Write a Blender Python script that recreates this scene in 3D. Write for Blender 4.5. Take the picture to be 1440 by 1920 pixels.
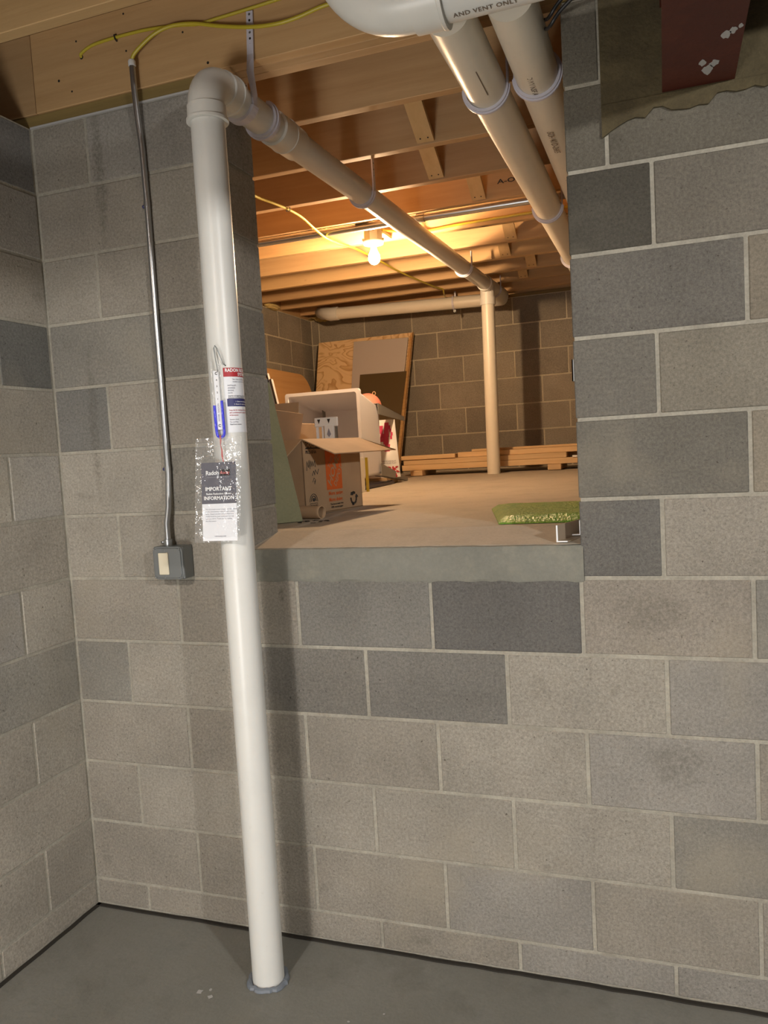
import bpy, bmesh, math, random
from mathutils import Vector, Matrix, noise
random.seed(7)
for o in list(bpy.data.objects): bpy.data.objects.remove(o, do_unlink=True)
scene = bpy.context.scene
COL = scene.collection
PI = math.pi

# ------------------------------------------------------------------ camera
F_PX, CX, CY, CZ, YAW, PIT, ROL = 1493.25, 1.4328, -2.0848, 1.3723, -0.3419, -0.0764, -0.0573
def camera():
    ca, sa, cb, sb, cc, sc = math.cos(YAW), math.sin(YAW), math.cos(PIT), math.sin(PIT), math.cos(ROL), math.sin(ROL)
    f = Vector((sa*cb, ca*cb, sb)); r = Vector((ca, -sa, 0)); u = r.cross(f)
    r2 = cc*r + sc*u; u2 = -sc*r + cc*u
    cam = bpy.data.cameras.new('camera'); cam.sensor_fit = 'HORIZONTAL'; cam.sensor_width = 36
    cam.lens = F_PX/1440*36; cam.clip_start = 0.02
    o = bpy.data.objects.new('camera', cam); COL.objects.link(o)
    m = Matrix((r2, u2, -f)).transposed().to_4x4(); m.translation = (CX, CY, CZ)
    o.matrix_world = m
    scene.camera = o
camera()

# ------------------------------------------------------------------ world, lights, exposure
w = bpy.data.worlds.new('world'); scene.world = w; w.use_nodes = True
w.node_tree.nodes['Background'].inputs[0].default_value = (1.0, 0.97, 0.93, 1)
w.node_tree.nodes['Background'].inputs[1].default_value = 0.11
def lamp(name, loc, power, col, radius):
    l = bpy.data.lights.new(name, 'POINT'); l.energy = power; l.color = col; l.shadow_soft_size = radius
    o = bpy.data.objects.new(name, l); o.location = loc; COL.objects.link(o)
lamp('basement_bulb_light', (0.40, -3.06, 2.497), 130, (1.0, 0.975, 0.93), 0.05)
lamp('basement_bulb_light', (4.00, -3.06, 2.482), 360, (1.0, 0.975, 0.93), 0.09)
lamp('low_fill_light', (0.35, -3.0, 0.45), 125, (1.0, 0.975, 0.93), 0.30)  # added unseen fill in place of light bounced up from the floor
BULB_STRENGTH = 1800.0
scene.view_settings.view_transform = 'Standard'
scene.view_settings.look = 'None'
scene.view_settings.exposure = 0.0
scene.view_settings.gamma = 1.0
scene.view_settings.use_curve_mapping = False

# ------------------------------------------------------------------ materials
def new_mat(name):
    m = bpy.data.materials.new(name); m.use_nodes = True
    return m, m.node_tree, m.node_tree.nodes['Principled BSDF']
def lin(c): return tuple(((x/255)/12.92 if x/255 <= .04045 else ((x/255+.055)/1.055)**2.4) for x in c)
def plain(name, col, rough=.5, metal=0, emit=0, spec=.5):
    m, t, b = new_mat(name); c = (*col, 1)
    b.inputs['Base Color'].default_value = c; b.inputs['Roughness'].default_value = rough
    b.inputs['Metallic'].default_value = metal; b.inputs['Specular IOR Level'].default_value = spec
    if emit:
        b.inputs['Emission Color'].default_value = c; b.inputs['Emission Strength'].default_value = emit
    return m
def N(t, kind, **kw):
    n = t.nodes.new(kind)
    for k, v in kw.items():
        if k.startswith('i_'): n.inputs[k[2:].replace('_', ' ')].default_value = v
        else: setattr(n, k, v)
    return n
def coords(t, scale=(1, 1, 1)):
    g = N(t, 'ShaderNodeNewGeometry'); mp = N(t, 'ShaderNodeMapping')
    mp.inputs['Scale'].default_value = scale
    t.links.new(g.outputs['Position'], mp.inputs['Vector']); return mp.outputs['Vector']
def noise_fac(t, vec, scale, detail=4, rough=.6, lo=.35, hi=.65, a=0., b=1.):
    n = N(t, 'ShaderNodeTexNoise'); n.inputs['Scale'].default_value = scale
    n.inputs['Detail'].default_value = detail; n.inputs['Roughness'].default_value = rough
    t.links.new(vec, n.inputs['Vector'])
    r = N(t, 'ShaderNodeMapRange'); r.inputs['From Min'].default_value = lo; r.inputs['From Max'].default_value = hi
    r.inputs['To Min'].default_value = a; r.inputs['To Max'].default_value = b
    t.links.new(n.outputs['Fac'], r.inputs['Value']); return r.outputs['Result']
def mix(t, fac, a, b, mode='MIX'):
    m = N(t, 'ShaderNodeMix', data_type='RGBA', blend_type=mode)
    for s, v in ((m.inputs[0], fac), (m.inputs[6], a), (m.inputs[7], b)):
        if hasattr(v, 'links'): t.links.new(v, s)
        elif isinstance(v, (int, float)): s.default_value = v
        else: s.default_value = (*v[:3], 1)
    return m.outputs[2]
def mul(t, col, fac):   # multiply a colour by a scalar output
    c = N(t, 'ShaderNodeCombineColor')
    for i in range(3): t.links.new(fac, c.inputs[i])
    return mix(t, 1.0, col, c.outputs[0], 'MULTIPLY')
def bump(t, b, h, strength, dist):
    n = N(t, 'ShaderNodeBump'); n.inputs['Strength'].default_value = strength; n.inputs['Distance'].default_value = dist
    t.links.new(h, n.inputs['Height']); t.links.new(n.outputs[0], b.inputs['Normal'])
def block_material(name, stain=True, warm=None):
    m, t, b = new_mat(name)
    v = coords(t)
    oi = N(t, 'ShaderNodeObjectInfo')
    c = oi.outputs['Color']
    c = mul(t, c, noise_fac(t, v, 3.2, 5, .6, .3, .7, .84, 1.15))
    c = mul(t, c, noise_fac(t, v, 130, 5, .85, .32, .68, .66, 1.34))
    c = mix(t, noise_fac(t, v, 95, 3, .6, .66, .72), c, mix(t, 1., c, (.42, .40, .38), 'MULTIPLY'))
    if stain:
        c = mix(t, noise_fac(t, v, 7.5, 6, .65, .62, .76, 0, .5), c, (.105, .095, .075))
        c = mix(t, noise_fac(t, v, 2.1, 3, .6, .56, .7, 0, .35), c, (.33, .29, .22))
    for x_, z_, rx, rz, a_ in STAINS:      # water runs and scuffs with shapes of their own
        mp = N(t, 'ShaderNodeMapping', vector_type='POINT'); mp.inputs['Location'].default_value = (-x_/rx, 0, -z_/rz); mp.inputs['Scale'].default_value = (1/rx, .2, 1/rz)
        t.links.new(v, mp.inputs['Vector'])
        nz_ = N(t, 'ShaderNodeTexNoise'); nz_.inputs['Scale'].default_value = 26; nz_.inputs['Detail'].default_value = 4; t.links.new(v, nz_.inputs['Vector'])
        ln = N(t, 'ShaderNodeVectorMath', operation='LENGTH'); t.links.new(mp.outputs[0], ln.inputs[0])
        ad = N(t, 'ShaderNodeMath', operation='ADD'); t.links.new(ln.outputs['Value'], ad.inputs[0]); t.links.new(nz_.outputs['Fac'], ad.inputs[1])
        r_ = N(t, 'ShaderNodeMapRange'); r_.inputs['From Min'].default_value = 1.0; r_.inputs['From Max'].default_value = 1.45
        r_.inputs['To Min'].default_value = a_; r_.inputs['To Max'].default_value = 0; t.links.new(ad.outputs[0], r_.inputs['Value'])
        pt = noise_fac(t, v, 75, 4, .7, .42, .58, .25, 1.2); m_ = N(t, 'ShaderNodeMath', operation='MULTIPLY', use_clamp=True); t.links.new(r_.outputs[0], m_.inputs[0]); t.links.new(pt, m_.inputs[1])
        c = mix(t, m_.outputs[0], c, (.085, .078, .06))
    t.links.new(c, b.inputs['Base Color']); b.inputs['Roughness'].default_value = .93
    b.inputs['Specular IOR Level'].default_value = .2
    bump(t, b, noise_fac(t, v, 210, 4, .75, .2, .8), .55, .0022)
    return m
def mortar_material(name, c0, c1):
    m, t, b = new_mat(name); v = coords(t)
    c = mix(t, noise_fac(t, v, 9, 5), c0, c1)
    c = mul(t, c, noise_fac(t, v, 150, 2, .6, .3, .7, .88, 1.1))
    t.links.new(c, b.inputs['Base Color']); b.inputs['Roughness'].default_value = .95
    bump(t, b, noise_fac(t, v, 110, 4), .5, .002)
    return m
def concrete_material(name, c0, c1, c2, rough=.6, bscale=60):
    m, t, b = new_mat(name); v = coords(t)
    c = mix(t, noise_fac(t, v, 2.2, 6, .6, .35, .65), c0, c1)
    c = mix(t, noise_fac(t, v, 9, 6, .65, .5, .72, 0, .6), c, c2)
    c = mul(t, c, noise_fac(t, v, 120, 3, .7, .3, .7, .93, 1.07))
    t.links.new(c, b.inputs['Base Color']); b.inputs['Roughness'].default_value = rough
    bump(t, b, noise_fac(t, v, bscale, 5), .25, .002)
    return m
def wood_material(name, c0, c1, axis='X', grain=26, knots=True, rough=.65):
    m, t, b = new_mat(name)
    s = {'X': (.55, 9, 9), 'Y': (9, .55, 9), 'Z': (9, 9, .55)}[axis]
    v = coords(t, s)
    oi = N(t, 'ShaderNodeObjectInfo')
    add = N(t, 'ShaderNodeVectorMath', operation='ADD'); t.links.new(v, add.inputs[0])
    sc = N(t, 'ShaderNodeVectorMath', operation='SCALE'); sc.inputs[0].default_value = (37, 19, 53); t.links.new(oi.outputs['Random'], sc.inputs['Scale'])
    t.links.new(sc.outputs[0], add.inputs[1]); vv = add.outputs[0]
    c = mix(t, noise_fac(t, vv, 3.0, 6, .65, .3, .7), c0, c1)
    c = mix(t, noise_fac(t, vv, 1.0, 2, .5, .45, .75, 0, .3), c, tuple(x*.72 for x in c0))
    if knots:
        k = N(t, 'ShaderNodeTexVoronoi'); k.inputs['Scale'].default_value = 3.1
        mp = coords(t, {'X': (1, 1.6, 1.6), 'Y': (1.6, 1, 1.6), 'Z': (1.6, 1.6, 1)}[axis]); t.links.new(mp, k.inputs['Vector'])
        r = N(t, 'ShaderNodeMapRange'); r.inputs['From Min'].default_value = .035; r.inputs['From Max'].default_value = .085
        r.inputs['To Min'].default_value = .8; r.inputs['To Max'].default_value = 0
        t.links.new(k.outputs['Distance'], r.inputs['Value'])
        c = mix(t, r.outputs[0], c, (.10, .045, .018))
    c = mix(t, 1.0, c, oi.outputs['Color'], 'MULTIPLY')
    t.links.new(c, b.inputs['Base Color']); b.inputs['Roughness'].default_value = rough
    bump(t, b, noise_fac(t, vv, 5, 5), .15, .002)
    return m
def plywood_material(name):
    m, t, b = new_mat(name)
    v = coords(t, (1, 1, 1))
    n = N(t, 'ShaderNodeTexNoise'); n.inputs['Scale'].default_value = 3.0; n.inputs['Detail'].default_value = 2.5
    n.inputs['Distortion'].default_value = .9
    t.links.new(coords(t, (1.0, 1.0, 1.9)), n.inputs['Vector'])
    mm = N(t, 'ShaderNodeMath', operation='MULTIPLY'); mm.inputs[1].default_value = 11; t.links.new(n.outputs['Fac'], mm.inputs[0])
    fr = N(t, 'ShaderNodeMath', operation='FRACT'); t.links.new(mm.outputs[0], fr.inputs[0])
    r = N(t, 'ShaderNodeMapRange'); r.inputs['From Min'].default_value = .55; r.inputs['From Max'].default_value = .95
    t.links.new(fr.outputs[0], r.inputs['Value'])
    c = mix(t, r.outputs[0], (.74, .52, .28), (.50, .28, .11))
    t.links.new(c, b.inputs['Base Color']); b.inputs['Roughness'].default_value = .6
    return m
def pvc_material(name, c, rough=.28, grime=.0):
    m, t, b = new_mat(name); v = coords(t)
    cc = mix(t, noise_fac(t, v, 14, 5, .6, .5, .8, 0, .35), c, tuple(x*.86 for x in c))
    cc = mix(t, noise_fac(t, v, 60, 3, .6, .68, .78, 0, .25), cc, (.45, .42, .36))
    t.links.new(cc, b.inputs['Base Color']); b.inputs['Roughness'].default_value = rough
    return m

STAINS = [(-.165, 2.26, .026, .24, .42), (-.262, 1.50, .022, .28, .34), (1.40, .93, .10, .06, .26), (1.44, .54, .08, .075, .30), (.355, .965, .012, .030, .5), (1.33, 2.09, .035, .03, .4)]
M = {}
M['block'] = block_material('concrete_block')
M['block_far'] = block_material('concrete_block_far')
M['mortar'] = mortar_material('mortar', (.38, .355, .295), (.28, .26, .215))
M['mortar_far'] = mortar_material('mortar_far', (.52, .47, .36), (.42, .37, .28))
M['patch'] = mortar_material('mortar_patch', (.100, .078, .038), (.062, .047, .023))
M['floor'] = concrete_material('basement_concrete', (.175, .172, .150), (.215, .212, .190), (.135, .130, .110), .55)
M['slab'] = concrete_material('crawl_concrete', (.46, .40, .32), (.41, .35, .28), (.33, .285, .22), .8)
M['sill'] = concrete_material('sill_concrete', (.21, .205, .175), (.16, .157, .132), (.27, .255, .20), .85, 90)
M['joist'] = wood_material('joist_wood', (.60, .395, .20), (.49, .305, .14))
M['joist_y'] = wood_material('bridging_wood', (.60, .42, .22), (.50, .34, .16), 'Y', knots=False)
M['treated'] = wood_material('treated_wood', (.27, .19, .065), (.18, .125, .042), knots=False)
M['subfloor'] = wood_material('subfloor_board', (.36, .22, .10), (.25, .15, .06), 'Y', knots=False)
M['lumber'] = wood_material('lumber', (.70, .50, .28), (.58, .38, .19), knots=False)
M['ply'] = plywood_material('plywood_face')
M['plyedge'] = wood_material('plywood_edge', (.62, .36, .13), (.38, .19, .06), 'X', knots=False)
M['pvc'] = pvc_material('white_pvc', (.66, .655, .625), .36)
M['pvc2'] = pvc_material('cream_pvc', (.74, .69, .59), .36)
M['fitting'] = pvc_material('pvc_fitting', (.68, .67, .63), .36)
M['hanger'] = plain('hanger_plastic', (.60, .58, .66), .4)
M['steel'] = plain('galvanised_steel', (.48, .49, .50), .32, .9)
M['steel_dull'] = plain('dull_steel', (.27, .285, .29), .42, .75)
M['dark'] = plain('dark_gap', (.022, .018, .013), .9)
M['black'] = plain('black', (.012, .012, .014), .5)
M['gasket'] = plain('gasket', (.42, .41, .40), .7)
M['yellow'] = plain('yellow_cable', (.50, .40, .03), .45)
M['white'] = plain('white_plastic', (.80, .80, .80), .4)
M['paper'] = plain('white_paper', (.78, .79, .83), .55)
M['ivory'] = plain('ivory_rocker', (.66, .60, .46), .35)
M['card_navy'] = plain('charcoal_print', (.075, .072, .098), .5)
M['red'] = plain('red_print', (.40, .02, .03), .5)
M['string'] = plain('red_string', (.55, .08, .08), .7)
M['navy'] = plain('navy_print', (.035, .035, .14), .5)
M['ink'] = plain('grey_ink', (.28, .28, .33), .6)
M['printwhite'] = plain('white_print', (.85, .85, .85), .6)
M['printblack'] = plain('black_print', (.03, .028, .025), .6)
M['pipeprint'] = plain('pipe_print', (.16, .12, .09), .6)
M['orange'] = plain('orange_print', (.62, .12, .02), .7)
M['caulk'] = plain('caulk', (.16, .18, .21), .6)
M['blue'] = plain('blue_fluid', (.005, .012, .75), .2)
M['pink'] = plain('pink_rubber', (.80, .27, .20), .5)
M['magenta'] = plain('magenta_print', (.55, .04, .12), .6)
M['tub'] = plain('tub_plastic', (.78, .78, .84), .35)
M['leg'] = plain('grey_leg', (.30, .30, .29), .5, .3)
M['purple'] = plain('dark_tray', (.02, .015, .035), .35)
M['greensheet'] = concrete_material('green_drywall', (.25, .245, .145), (.215, .21, .12), (.27, .255, .15), .9)
M['greysheet'] = plain('grey_board', (.44, .39, .36), .7)
M['bronze'] = plain('bronze_glass', (.085, .058, .025), .25)
M['board'] = wood_material('table_board', (.60, .34, .14), (.52, .28, .10), 'Y', knots=False, rough=.5)
M['foam'] = mortar_material('spray_foam', (.62, .50, .22), (.50, .38, .15))
M['rustred'] = concrete_material('primer_red_steel', (.085, .016, .008), (.045, .010, .006), (.12, .028, .012), .55)
M['angle'] = plain('angle_steel', (.42, .33, .24), .45, .4)
M['brass'] = plain('bulb_box', (.34, .30, .22), .4, .8)
M['porcelain'] = plain('porcelain', (.85, .83, .78), .3)
M['bulb'] = plain('lit_bulb', (1.0, .66, .37), .3, 0, BULB_STRENGTH)
def cardboard(name, c):
    m, t, b = new_mat(name); v = coords(t)
    cc = mix(t, noise_fac(t, v, 6, 4), c, tuple(x*.86 for x in c))
    t.links.new(cc, b.inputs['Base Color']); b.inputs['Roughness'].default_value = .8; return m
M['card'] = cardboard('cardboard', (.43, .285, .165))
def green_wrap():
    m, t, b = new_mat('green_wrap'); v = coords(t)
    c = mix(t, noise_fac(t, v, 30, 4), (.14, .34, .03), (.34, .48, .08))
    c = mix(t, noise_fac(t, v, 130, 2, .5, .6, .7, 0, .5), c, (.06, .18, .02))
    t.links.new(c, b.inputs['Base Color']); b.inputs['Roughness'].default_value = .3
    bump(t, b, noise_fac(t, v, 90, 4), .8, .006); return m
M['green'] = green_wrap()
def clear_film():
    m = bpy.data.materials.new('clear_film'); m.use_nodes = True; t = m.node_tree; t.nodes.clear()
    o = N(t, 'ShaderNodeOutputMaterial'); mx = N(t, 'ShaderNodeMixShader'); mx2 = N(t, 'ShaderNodeMixShader')
    tr = N(t, 'ShaderNodeBsdfTransparent'); gl = N(t, 'ShaderNodeBsdfGlossy'); gl.inputs['Roughness'].default_value = .12
    df = N(t, 'ShaderNodeBsdfDiffuse'); df.inputs['Color'].default_value = (.8, .8, .82, 1)
    v = coords(t)
    n = N(t, 'ShaderNodeTexNoise'); n.inputs['Scale'].default_value = 22; n.inputs['Detail'].default_value = 3; t.links.new(v, n.inputs['Vector'])
    bp = N(t, 'ShaderNodeBump'); bp.inputs['Strength'].default_value = 1.0; bp.inputs['Distance'].default_value = .02
    t.links.new(n.outputs['Fac'], bp.inputs['Height']); t.links.new(bp.outputs[0], gl.inputs['Normal'])
    mx.inputs[0].default_value = .07; t.links.new(tr.outputs[0], mx.inputs[1]); t.links.new(gl.outputs[0], mx.inputs[2])
    mx2.inputs[0].default_value = .05; t.links.new(mx.outputs[0], mx2.inputs[1]); t.links.new(df.outputs[0], mx2.inputs[2])
    t.links.new(mx2.outputs[0], o.inputs[0]); return m
M['film'] = clear_film()

# ------------------------------------------------------------------ mesh helpers
class MB:
    def __init__(self): self.v = []; self.f = []; self.sm = []
    def quadbox(self, p):      # p: 8 corners, bottom 4 ccw then top 4
        b = len(self.v); self.v += [Vector(q) for q in p]
        for f in ((3, 2, 1, 0), (4, 5, 6, 7), (0, 1, 5, 4), (1, 2, 6, 5), (2, 3, 7, 6), (3, 0, 4, 7)):
            self.f.append([b+i for i in f]); self.sm.append(False)
        return self
    def box(self, x0, y0, z0, x1, y1, z1):
        return self.quadbox([(x0, y0, z0), (x1, y0, z0), (x1, y1, z0), (x0, y1, z0), (x0, y0, z1), (x1, y0, z1), (x1, y1, z1), (x0, y1, z1)])
    def slab(self, pts, nrm):  # extrude polygon pts along vector nrm
        b = len(self.v); n = len(pts); nrm = Vector(nrm)
        self.v += [Vector(p) for p in pts] + [Vector(p)+nrm for p in pts]
        self.f.append([b+i for i in range(n)][::-1]); self.f.append([b+n+i for i in range(n)]); self.sm += [False, False]
        for i in range(n):
            j = (i+1) % n; self.f.append([b+i, b+j, b+n+j, b+n+i]); self.sm.append(False)
        return self
    def tube(self, path, r, seg=12, cap=True, smooth=True):
        path = [Vector(p) for p in path]; n = len(path)
        rr = r if isinstance(r, (list, tuple)) else [r]*n
        tan = []
        for i in range(n):
            a = path[max(i-1, 0)]; c = path[min(i+1, n-1)]
            if (c-a).length < 1e-7: a = path[max(i-2, 0)]; c = path[min(i+2, n-1)]
            tan.append((c-a).normalized())
        up = Vector((0, 0, 1)) if abs(tan[0].z) < .9 else Vector((0, 1, 0))
        x = tan[0].cross(up).normalized(); b = len(self.v)
        for i in range(n):
            x = (x - tan[i]*x.dot(tan[i])).normalized(); y = tan[i].cross(x)
            for k in range(seg):
                a = 2*PI*k/seg; self.v.append(path[i] + (x*math.cos(a)+y*math.sin(a))*rr[i])
        for i in range(n-1):
            for k in range(seg):
                k2 = (k+1) % seg
                self.f.append([b+i*seg+k, b+i*seg+k2, b+(i+1)*seg+k2, b+(i+1)*seg+k]); self.sm.append(smooth)
        if cap:
            self.f.append([b+k for k in range(seg)][::-1]); self.f.append([b+(n-1)*seg+k for k in range(seg)]); self.sm += [False, False]
        return self
    def hollow(self, a, c, ro, ri, seg=28):   # hollow open tube
        a = Vector(a); c = Vector(c); d = (c-a).normalized()
        up = Vector((0, 0, 1)) if abs(d.z) < .9 else Vector((0, 1, 0)); x = d.cross(up).normalized(); y = d.cross(x); b = len(self.v)
        for p, r in ((a, ri), (a, ro), (c, ro), (c, ri)):
            for k in range(seg):
                t = 2*PI*k/seg; self.v.append(p+(x*math.cos(t)+y*math.sin(t))*r)
        for i in range(4):
            j = (i+1) % 4
            for k in range(seg):
                k2 = (k+1) % seg; self.f.append([b+i*seg+k, b+i*seg+k2, b+j*seg+k2, b+j*seg+k]); self.sm.append(i in (1, 3))
        return self
    def strip(self, path, wdirs, w, t):        # ribbon of rectangular section
        path = [Vector(p) for p in path]; n = len(path); b = len(self.v)
        for i, p in enumerate(path):
            tn = (path[min(i+1, n-1)]-path[max(i-1, 0)]).normalized(); wd = Vector(wdirs[i] if isinstance(wdirs, list) else wdirs)
            wd = (wd - tn*wd.dot(tn)).normalized(); nn = tn.cross(wd)
            for sx, sy in ((-1, -1), (1, -1), (1, 1), (-1, 1)): self.v.append(p + wd*sx*w/2 + nn*sy*t/2)
        for i in range(n-1):
            for k in range(4):
                k2 = (k+1) % 4; self.f.append([b+i*4+k, b+i*4+k2, b+i*4+4+k2, b+i*4+4+k]); self.sm.append(False)
        self.f.append([b+3, b+2, b+1, b]); self.f.append([b+n*4-4+k for k in range(4)]); self.sm += [False, False]
        return self
    def ball(self, c, r, seg=24, rings=14, sc=(1, 1, 1), fn=None):
        c = Vector(c); b = len(self.v)
        for i in range(rings+1):
            th = PI*i/rings
            for k in range(seg):
                a = 2*PI*k/seg; d = Vector((math.sin(th)*math.cos(a), math.sin(th)*math.sin(a), math.cos(th)))
                q = r*(fn(d) if fn else 1); self.v.append(c+Vector((d.x*sc[0]*q, d.y*sc[1]*q, d.z*sc[2]*q)))
        for i in range(rings):
            for k in range(seg):
                k2 = (k+1) % seg; self.f.append([b+i*seg+k, b+(i+1)*seg+k, b+(i+1)*seg+k2, b+i*seg+k2]); self.sm.append(True)
        return self
    def mesh(self, name, origin=(0, 0, 0), weld=True, bevel=0):
        o = Vector(origin)
        me = bpy.data.meshes.new(name); me.from_pydata([tuple(v-o) for v in self.v], [], self.f)
        me.polygons.foreach_set('use_smooth', self.sm)
        bm = bmesh.new(); bm.from_mesh(me)
        if weld: bmesh.ops.remove_doubles(bm, verts=bm.verts, dist=1e-6)
        if bevel: bmesh.ops.bevel(bm, geom=list(bm.edges), offset=bevel, segments=1, profile=.5, affect='EDGES')
        bmesh.ops.recalc_face_normals(bm, faces=bm.faces)
        for e in bm.edges:
            if len(e.link_faces) == 2 and e.calc_face_angle(0) > .55: e.smooth = False
        bm.to_mesh(me); bm.free(); me.update(); return me
    def build(self, name, mat, parent=None, origin=None, bevel=0):
        if origin is None:
            xs = [v.x for v in self.v]; ys = [v.y for v in self.v]; zs = [v.z for v in self.v]
            origin = ((min(xs)+max(xs))/2, (min(ys)+max(ys))/2, min(zs))
        me = self.mesh(name, origin, bevel=bevel); me.materials.append(M[mat] if isinstance(mat, str) else mat)
        return link(name, me, origin, parent)
def world_of(o):
    p = Vector(o.location)
    while o.parent: o = o.parent; p += Vector(o.location)
    return p
def link(name, data, loc, parent=None):
    o = bpy.data.objects.new(name, data); COL.objects.link(o)
    if parent: o.parent = parent; o.location = Vector(loc)-world_of(parent)
    else: o.location = loc
    return o
def tag(o, label=None, cat=None, group=None, kind=None):
    if label: o['label'] = label
    if cat: o['category'] = cat
    if group: o['group'] = group
    if kind: o['kind'] = kind
    return o
def thing(name, loc, label, cat, group=None):
    return tag(link(name, None, loc), label, cat, group)
def textmesh(s, size, align='CENTER', bold=0.0, spacing=1.0, res=2):
    c = bpy.data.curves.new('lettering', 'FONT'); c.body = s; c.size = size; c.align_x = align; c.align_y = 'CENTER'
    c.offset = bold*size; c.resolution_u = res; c.space_character = spacing
    o = bpy.data.objects.new('tmp', c); COL.objects.link(o)
    dg = bpy.context.evaluated_depsgraph_get(); dg.update()
    me = bpy.data.meshes.new_from_object(o.evaluated_get(dg))
    bpy.data.objects.remove(o, do_unlink=True); bpy.data.curves.remove(c)
    return me
def text(name, s, size, mat, parent, fn, **kw):
    """place flat lettering through fn(u, v) -> world point"""
    me = textmesh(s, size, **kw); 
    pts = [fn(v.co.x, v.co.y) for v in me.vertices]
    if not pts: return None
    o = sum(pts, Vector())/len(pts)
    for v, p in zip(me.vertices, pts): v.co = p-o
    me.materials.clear(); me.materials.append(M[mat]); me.update(); me.name = name
    return link(name, me, o, parent)
def patch(name, u0, v0, u1, v1, mat, parent, fn, n=1, rot=0):
    """flat print: a quad grid through fn"""
    b = MB()
    for i in range(n+1):
        u = u0+(u1-u0)*i/n; b.v += [fn(u, v0), fn(u, v1)]
    for i in range(n): b.f.append([2*i, 2*i+2, 2*i+3, 2*i+1]); b.sm.append(True)
    return b.build(name, mat, parent)
def plane_fn(o, U, V, off=0.0):
    o = Vector(o); U = Vector(U).normalized(); V = Vector(V).normalized(); n = U.cross(V)
    return lambda u, v: o+U*u+V*v+n*off

# ------------------------------------------------------------------ building constants
U16, V8 = .4064, .2032
ZF = -.092                                   # basement floor
def zfl(y): return 1.134+.0125*(y-.17)       # crawlspace slab
def zce(y): return 2.476+.010*y              # underside of the joists
XL, XO0, XO1, XR = -.4085, .257, 1.222, 3.3
D = 4.137; XB = -1.335
WT = .195

# ------------------------------------------------------------------ block walls
JN = .0095                                   # joint width
bcache = {}
def block(wall, x0, x1, z0, z1, face, color, depth=.03, mat='block', y=0.0):
    """face: 'front' (facing -Y at y), 'right' (facing +X at x=y)"""
    w_, h_ = x1-x0-JN, z1-z0-JN
    if w_ < .012 or h_ < .012: return
    key = (round(w_, 4), round(h_, 4), face, depth, mat)
    if key not in bcache:
        b = MB()
        if face == 'front': b.box(-w_/2, 0, 0, w_/2, depth, h_)
        else: b.box(-depth, -w_/2, 0, 0, w_/2, h_)
        me = b.mesh('block', bevel=.0022); me.materials.append(M[mat]); bcache[key] = me
    cx = (x0+x1)/2; j = random.uniform(-.0008, .0012)
    loc = (cx, y+j, z0+JN/2) if face == 'front' else (y-j, cx, z0+JN/2)
    o = link('block', bcache[key], loc, wall); o.color = (color[0]*1.01, color[1], color[2]*.975, 1); return o
TAN = (.262, .240, .208); GRY = (.215, .204, .182); BLU = (.250, .236, .216); DRK = (.115, .112, .108); LGT = (.285, .264, .230)
def pick():
    r = random.random()
    c = TAN if r < .5 else (LGT if r < .7 else (BLU if r < .85 else GRY))
    s = random.uniform(.92, 1.08); return tuple(x*s for x in c)

wf = MB()
wf.box(XL-.3, .0026, ZF-.1, XO0-.004, WT-.002, 2.438)
wf.box(XO1+.004, .0026, ZF-.1, XR, WT-.002, 2.438)
wf.box(XO0-.004, .0026, ZF-.1, XO1+.004, WT-.002, 1.04)
wall_front = tag(wf.build('wall_front', 'mortar', origin=(0, 0, 0)), kind='structure')
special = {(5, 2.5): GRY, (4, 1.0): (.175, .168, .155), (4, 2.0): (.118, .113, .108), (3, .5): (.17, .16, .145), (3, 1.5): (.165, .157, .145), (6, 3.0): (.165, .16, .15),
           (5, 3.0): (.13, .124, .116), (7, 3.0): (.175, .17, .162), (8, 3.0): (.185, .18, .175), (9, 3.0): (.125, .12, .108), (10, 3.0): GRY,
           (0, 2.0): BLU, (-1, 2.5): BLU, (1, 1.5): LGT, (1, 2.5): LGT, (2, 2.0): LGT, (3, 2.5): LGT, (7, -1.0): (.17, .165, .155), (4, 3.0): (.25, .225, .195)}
k2c = lambda k, x: special.get((k, x)) or special.get((k, round(x*2)/2)) or pick()
xo0, xo1 = XO0/U16, XO1/U16
for k in range(-1, 12):
    z0, z1 = k*V8, (k+1)*V8
    if k == -1: z0 = ZF+.004
    base = 0.0 if k % 2 == 0 else .5
    edges = [-1.002] + [base+i for i in range(-2, 9) if -1.0 < base+i < XR/U16] + [XR/U16]
    if k == 10: edges = [-1.002, 0, 1, 2, 3.25, 4.25, 5.25, 6.25, 7.25, XR/U16]
    for a, c in zip(edges[:-1], edges[1:]):
        segs = [(a, c)]
        if k >= 5:
            segs = []
            if a < xo0: segs.append((a, min(c, xo0)))
            if c > xo1: segs.append((max(a, xo1), c))
        for s0, s1 in segs:
            x0, x1 = s0*U16, s1*U16
            if k >= 11 and s1 > 3.23 and s0 < 4.4:      # beam pocket above
                x1 = 3.225*U16 if s0 < 3.2 else x1
                if s0 >= 3.2: continue
            jamb = (abs(s1-xo0) < 1e-6 or abs(s0-xo1) < 1e-6) and k >= 5
            if jamb:
                if abs(s1-xo0) < 1e-6: x1 += JN/2
                else: x0 -= JN/2
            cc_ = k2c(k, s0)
            if k >= 6 and s0 >= 3: f_ = .86 if k < 8 else (.72 if k < 9 else .60); cc_ = (cc_[0]*f_*1.04, cc_[1]*f_, cc_[2]*f_*.93)  # greyer upper right blocks, with overhead shade put into their colour too
            block(wall_front, x0, x1, z0, z1, 'front', cc_, WT+.002 if jamb else .03)

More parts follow.
